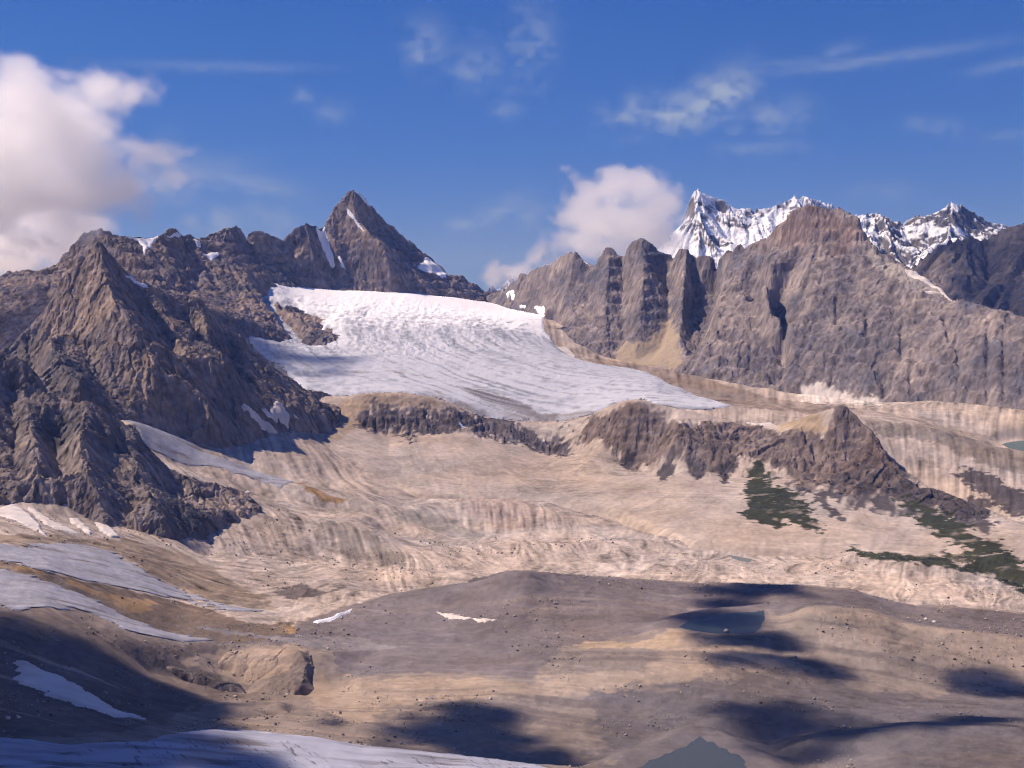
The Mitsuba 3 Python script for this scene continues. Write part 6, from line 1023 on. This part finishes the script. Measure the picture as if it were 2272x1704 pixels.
SNOW_LABELS = {
    "rocky_spur_a": ("leftmost long pink white snow patch at the foot of the dark spur", "old"),
    "rocky_spur_b": ("thin slanting snow streak right beside the leftmost snow patch under the spur", "old"),
    "rocky_spur_c": ("small snow patch between two others under the dark spur", "old"),
    "rocky_spur_d": ("rounded snow patch farthest right at the foot of the dark spur", "old"),
    "peak_foot_a": ("pale upright snow patch at the right foot of the craggy peak", "old"),
    "peak_foot_b": ("faint slanting snow streak left of the upright patch below the craggy peak", "old"),
    "peak_foot_c": ("tiny snow spot right of the upright patch below the craggy peak", "old"),
    "ridge_strip": ("narrow slanting snow strip just right of the craggy summit", "clean"),
    "north_cornice": ("white snow on the crest left of the rounded dark knob", "clean"),
    "knob_cap": ("thin snow line on top of the rounded dark knob of the ridge", "clean"),
    "shoulder_a": ("small snow streak on the crest right of the rounded dark knob", "clean"),
    "shoulder_b": ("small flat snow patch on the shoulder below the ridge gap", "clean"),
    "couloir": ("white snow gully left of the pyramid peak", "clean"),
    "couloir_foot": ("small snow streak beside the foot of the white gully", "clean"),
    "face_streak": ("thin snow line slanting across the face of the pyramid peak", "clean"),
    "summit_edge": ("thin snow edge just right of the pyramid summit", "clean"),
    "right_edge": ("thin snow edge halfway down the right ridge of the pyramid", "clean"),
    "white_triangle": ("bright triangular snow patch low on the right shoulder of the pyramid", "clean"),
    "col_patch": ("small bright snow patch right of the col", "clean"),
    "col_shoulder": ("steep snow patch at the upper right corner of the glacier", "clean"),
    "col_ledge": ("thin snow ledge below the col", "clean"),
    "pinnacle_snow": ("small snow streak on the first pinnacle right of the col", "clean"),
    "wall_foot": ("cream snow patch along the foot of the pinnacles at the glacier edge", "old"),
    "flank_streak": ("long pale streak on the right flank of the massif", "old"),
    "flank_ledge": ("short pale ledge streak below the long one on the right flank", "old"),
    "step_chute": ("tiny snow chute in the dark cliff band of the rock step", "clean"),
    "step_strip": ("thin white snow strip on top of the rock step", "old"),
    "shaded_snow": ("shaded streaked snow bank at the lower left", "old"),
    "snow_arc": ("thin white curved snow line on the grey moraine", "clean"),
    "pale_bank": ("pale sliver of old snow on the grey moraine", "old"),
    "pale_bank_b": ("fainter pale sliver right beside the other on the grey moraine", "old"),
}
STAIN = {"clean": clean_snow, "old": old_snow}
number = 0
for name, (text, kind) in SNOW_LABELS.items():
    if "snow_" + name not in PLANS:
        continue
    ok = snow_sheet("snow_patch" + ("_%03d" % number if number else ""), SNOW_ON[name], PLANS["snow_" + name], 1.6, 2 if SNOW_ON[name] != "pyramid_mountain" else 3,
                    STAIN[kind], 900 + number, 1.6, 0.8, (8.0 if name == "shaded_snow" else 4.5, 0.75, -0.66) if SNOW_ON[name] == "valley_floor" and kind != "clean" else None, label=text, category="snow patch")
    number += ok

for key, (plan, text, colour) in LAKES.items():
    ring = PLANS[plan].ring
    poly = shapely.segmentize(Polygon(ring).buffer(3.0), 1.0)
    edge = np.array(poly.exterior.coords)[:-1]
    edge = edge + 2.2 * np.stack([noise2(edge[:, 0], edge[:, 1], 9, 31, 3), noise2(edge[:, 0], edge[:, 1], 9, 32, 3)], -1)
    poly = Polygon(edge).buffer(0)
    m = trimesh.creation.triangulate_polygon(poly, engine="earcut")
    v = np.column_stack([m[0], np.full(len(m[0]), level[key])])
    add(key, (v, m[1]), None, {"type": "principled", "base_color": {"type": "rgb", "value": colour.tolist()}, "roughness": 0.3, "specular": 0.1}, False, kind="structure", label=text)

BOULDERS = [
    (394.0, 1157.0, 2.4, 'white boulder on the moraine slope at the right, left one of the close pair'),
    (398.4, 1145.0, 2.6, 'white boulder on the moraine slope at the right, right one of the close pair'),
    (193.0, 1092.5, 3.0, 'pale rounded boulder on the near shore of the dark lake'),
    (-310.0, 743.0, 2.2, 'whitish boulder at the left edge above the nearest glacier, left of a pair'),
    (-305.1, 747.5, 1.8, 'whitish boulder at the left edge above the nearest glacier, right of a pair'),
    (-384.5, 1779.5, 6.0, 'big white boulder at the right end of the dark spur'),
    (-16.8, 936.5, 1.8, 'small white boulder on the tan gravel at the bottom centre'),
    (-495.0, 1523.0, 3.5, 'pale boulder at the foot of the dark spur above the small snow patches'),
]
CLOUDS = [
    ('cloud', [[-1560, 2564, 48], [-697, 3214, 544]], [(-1142, 2950, 444, 183, 240, 91, 1), (-966, 2950, 476, 91, 160, 48, 0.9), (-1187, 2950, 361, 172, 230, 97, 1), (-1038, 2950, 361, 118, 200, 86, 1), (-989, 2930, 332, 53, 160, 85, 0.9), (-1149, 2900, 240, 233, 230, 116, 1), (-965, 2900, 246, 85, 170, 85, 1), (-869, 2950, 318, 54, 110, 39, 0.38), (-816, 2950, 268, 108, 110, 26, 0.36), (-887, 2900, 230, 74, 120, 38, 0.45), (-1354, 2850, 277, 187, 260, 208, 1)], (100, 60, 88), 0.015, 3, 85.0, 0.6, 'large pale cloud bank at the upper left edge of the sky'),
    ('cloud_001', [[85, 4624, 94], [731, 5176, 509]], [(291, 4900, 371, 118, 230, 96, 1), (397, 4900, 406, 118, 230, 86, 1), (512, 4900, 415, 114, 230, 82, 1), (589, 4900, 336, 96, 220, 89, 1), (353, 4900, 283, 179, 240, 96, 1), (504, 4900, 257, 197, 240, 100, 1), (229, 4900, 204, 125, 180, 61, 0.7), (584, 4900, 213, 107, 180, 68, 0.8), (416, 4900, 160, 214, 200, 57, 0.6)], (110, 54, 76), 0.012, 7, 100.0, 0.55, 'white cumulus cloud behind the pinnacles and beside the far snowy peak'),
    ('cloud_002', [[-206, 6718, -24], [323, 7082, 298]], [(-115, 6900, 88, 70, 140, 86, 1), (140, 6900, 200, 60, 140, 75, 1), (35, 6900, 120, 116, 140, 65, 1), (198, 6900, 145, 96, 140, 70, 0.8)], (36, 26, 28), 0.016, 9, 90.0, 0.7, 'small bright cloud puffs low above the col'),
    ('cloud_003', [[-1017, 709, 233], [-642, 1104, 418]], [(-882, 1010, 344, 100, 70, 55, 1.0), (-839, 1000, 334, 80, 70, 55, 1.0), (-797, 980, 324, 66, 60, 55, 1.0), (-808, 920, 322, 120, 80, 55, 1.0), (-848, 940, 327, 110, 80, 55, 1.0), (-775, 990, 307, 50, 45, 55, 1.0), (-819, 840, 336, 100, 80, 55, 1.0), (-750, 810, 334, 80, 50, 55, 1.0), (-783, 790, 339, 90, 60, 55, 1.0)], (44, 44, 16), 0.18, 21, 55.0, 0.6, 'low drifting cloud above the left foreground whose shadow darkens the lower left'),
    ('cloud_004', [[-696, 868, 308], [-523, 1080, 427]], [(-608, 980, 365, 56, 60, 40, 1.0), (-639, 970, 369, 42, 46, 40, 1.0), (-582, 935, 373, 44, 50, 40, 1.0), (-593, 1040, 362, 24, 30, 40, 1.0)], (44, 44, 14), 0.14, 22, 34.0, 0.6, 'small cloud whose shadow lies on the dark mound at the bottom centre'),
    ('cloud_005', [[-510, 1122, 379], [-321, 1506, 502]], [(-383, 1412, 444, 46, 70, 40, 1.0), (-425, 1412, 445, 26, 30, 40, 1.0), (-416, 1360, 448, 30, 30, 40, 1.0), (-451, 1280, 447, 44, 44, 40, 1.0), (-427, 1215, 444, 40, 30, 40, 1.0), (-411, 1195, 442, 40, 24, 40, 1.0), (-387, 1180, 439, 34, 26, 40, 1.0), (-373, 1162, 433, 26, 30, 40, 1.0), (-451, 1170, 442, 26, 20, 40, 1.0)], (44, 44, 14), 0.07, 23, 34.0, 0.6, 'torn cloud whose shadow crosses the dark lake and the right hill'),
    ('cloud_006', [[-476, 921, 339], [-153, 1189, 457]], [(-417, 1058, 396, 44, 26, 40, 1.0), (-398, 1038, 396, 40, 40, 40, 1.0), (-380, 993, 401, 56, 30, 40, 1.0), (-339, 1003, 402, 40, 24, 40, 1.0), (-303, 1013, 403, 40, 20, 40, 1.0), (-199, 1143, 393, 34, 34, 40, 1.0), (-256, 1033, 403, 44, 24, 40, 1.0), (-414, 953, 400, 36, 24, 40, 1.0)], (44, 44, 14), 0.07, 24, 34.0, 0.6, 'torn cloud whose shadow lies on the mounds at the bottom right'),
    ('cloud_007', [[-157, 3988, 1358], [1034, 5310, 1719]], [(467, 4743, 1611, 420, 420, 80, 1.0), (221, 4493, 1466, 280, 300, 80, 1.0), (484, 4393, 1466, 320, 300, 80, 1.0)], (40, 40, 14), 0.01, 25, 160.0, 0.6, 'broad cloud whose shadow darkens the mountain at the right edge'),
    ('cloud_008', [[-1885, 3332, -9], [-1158, 3816, 301]], [(-1334, 3620, 144, 145, 160, 79, 1.1), (-1470, 3600, 137, 171, 180, 92, 1.2), (-1635, 3560, 116, 208, 190, 104, 1.2), (-1417, 3560, 77, 143, 120, 52, 1), (-1254, 3640, 197, 80, 110, 60, 0.8), (-1371, 3620, 222, 158, 160, 66, 1)], (84, 44, 52), 0.016, 31, 90.0, 0.6, 'low fog bank behind the ridge at the left edge, under the big cloud'),
]


# ---------------------------------------------------------------- boulders
def boulder(at, size, seed, colour):
    """an angular block: hull of random points, resting a little in the ground"""
    rng = np.random.default_rng(seed)
    p = rng.normal(size=(22, 3))
    p = p / np.linalg.norm(p, axis=1, keepdims=True) * rng.uniform(0.75, 1.05, (22, 1)) * np.array([1.0, rng.uniform(0.75, 1.0), rng.uniform(0.6, 0.85)])
    m = trimesh.convex.convex_hull(p)
    m = m.subdivide()
    v = m.vertices * (1 + 0.10 * noise3(m.vertices, 0.5, seed, 2))[:, None] * size + np.array(at) + np.array([0, 0, 0.35 * size])
    return v, m.faces


ground_at = NearestNDInterpolator(np.stack([X_[Y_ > 500], Y_[Y_ > 500]], -1), Zv[Y_ > 500])
for i, (x, y, size, text) in enumerate(BOULDERS):
    v, f = boulder((x, y, float(ground_at(x, y))), size, 50 + i, None)
    c = np.broadcast_to(tone(0.66, 0.61, 0.55), v.shape) * (1 + 0.25 * noise3(v, size * 0.6, 60 + i, 3))[:, None]
    add("boulder" + ("_%03d" % i if i else ""), (v, f), np.clip(c, 0, 0.9), "ground", 20 if False else True, label=text, category="boulder")

rng = np.random.default_rng(77)
bits_v, bits_f, bits_c, at_ = [], [], [], 0
shapes = [boulder((0, 0, 0), 1.0, 400 + i, None) for i in range(8)]
spots = np.stack([rng.uniform(-0.46, 0.46, 40000), np.exp(rng.uniform(math.log(690), math.log(1750), 40000))], -1)
spots[:, 0] *= spots[:, 1]
thick = noise2(spots[:, 0], spots[:, 1], 90, 411, 3) + 0.5 * noise2(spots[:, 0], spots[:, 1], 25, 412, 2)
wet = np.min([PLANS[p].dist(spots[:, 0], spots[:, 1]) for p in ("mid_lake", "near_lake", "pond", "near_glacier", "upper_tongue", "lower_tongue")], axis=0)
for k in np.nonzero((thick > 0.10) & (wet > 3))[0]:
    x, y = spots[k]
    v, f = shapes[k % 8]
    s = 0.34 * math.exp(min(rng.exponential(0.40), 1.5)) * (y / 1000.0) ** 0.5
    bits_v.append(v * s + np.array([x, y, float(ground_at(x, y))]))
    bits_f.append(f + at_)
    at_ += len(v)
    bits_c.append(np.broadcast_to((tone(0.42, 0.37, 0.31) if rng.random() < 0.6 else tone(0.15, 0.135, 0.125)) * rng.uniform(0.7, 1.35), v.shape))
add("scattered_boulders", (np.vstack(bits_v), np.vstack(bits_f)), np.clip(np.vstack(bits_c), 0, 0.9), "ground", False, kind="stuff", label="loose stones strewn over the moraines of the valley floor")

# ---------------------------------------------------------------- air and clouds
scene["haze_air"] = {"type": "homogeneous", "albedo": {"type": "rgb", "value": [0.95, 0.95, 0.95]}, "sigma_t": {"type": "rgb", "value": [0.55e-5, 1.1e-5, 3.0e-5]}}
LOW, HIGH = np.array([-6500.0, -400.0, -470.0]), np.array([6500.0, 10000.0, 2000.0])
scene["haze"] = {"type": "cube", "to_world": T().translate(((LOW + HIGH) / 2).tolist()).scale(((HIGH - LOW) / 2).tolist()), "bsdf": {"type": "null"}, "interior": {"type": "ref", "id": "haze_air"}}
labels["haze"] = {"label": "thin blue mountain haze filling the air", "category": "haze", "kind": "stuff"}


def cloud(key, box, puffs, cells, strength, seed, wave, soft, text, category="cloud"):
    """a cumulus as a real volume: puffs (x, y, z, rx, ry, rz) torn by noise"""
    lo, hi = np.array(box[0], float), np.array(box[1], float)
    n = cells
    gx, gy, gz = (np.linspace(lo[k], hi[k], n[k]) for k in range(3))
    zz, yy, xx = np.meshgrid(gz, gy, gx, indexing="ij")
    q = np.stack([xx, yy, zz], -1)
    turb = 1.25 * (meshkit.fbm(q / wave, 4, seed) - 0.5) + 0.55 * (meshkit.fbm(q / (0.28 * wave), 3, seed + 50) - 0.5)
    body = np.full(xx.shape, -9.0)
    for x, y, z, rx, ry, rz, k in puffs:
        r = np.sqrt(((xx - x) / rx) ** 2 + ((yy - y) / ry) ** 2 + ((zz - z) / rz) ** 2)
        body = np.maximum(body, (1.0 - r) * k)
    dens = np.clip((body + 1.9 * turb) / soft, 0, 1) ** 1.3
    rim = np.minimum.reduce([np.clip((xx - lo[0]) / (0.06 * (hi - lo)[0]), 0, 1), np.clip((hi[0] - xx) / (0.06 * (hi - lo)[0]), 0, 1), np.clip((zz - lo[2]) / (0.05 * (hi - lo)[2]), 0, 1),
                             np.clip((hi[2] - zz) / (0.05 * (hi - lo)[2]), 0, 1), np.clip((yy - lo[1]) / (0.06 * (hi - lo)[1]), 0, 1), np.clip((hi[1] - yy) / (0.06 * (hi - lo)[1]), 0, 1)])
    place = T().translate(lo.tolist()).scale((hi - lo).tolist())
    scene[key] = {
        "type": "cube", "to_world": T().translate(((lo + hi) / 2).tolist()).scale(((hi - lo) / 2).tolist()), "bsdf": {"type": "null"}, "exterior": {"type": "ref", "id": "haze_air"},
        "interior": {"type": "heterogeneous", "albedo": {"type": "rgb", "value": [0.998, 0.998, 0.998]}, "scale": float(strength), "phase": {"type": "hg", "g": 0.55},
                     "sigma_t": {"type": "gridvolume", "grid": mi.VolumeGrid((dens * rim).astype(np.float32)), "filter_type": "trilinear", "to_world": place}},
    }
    labels[key] = {"label": text, "category": category, "group": "" } if False else {"label": text, "category": category}


for args in CLOUDS:
    cloud(*args)
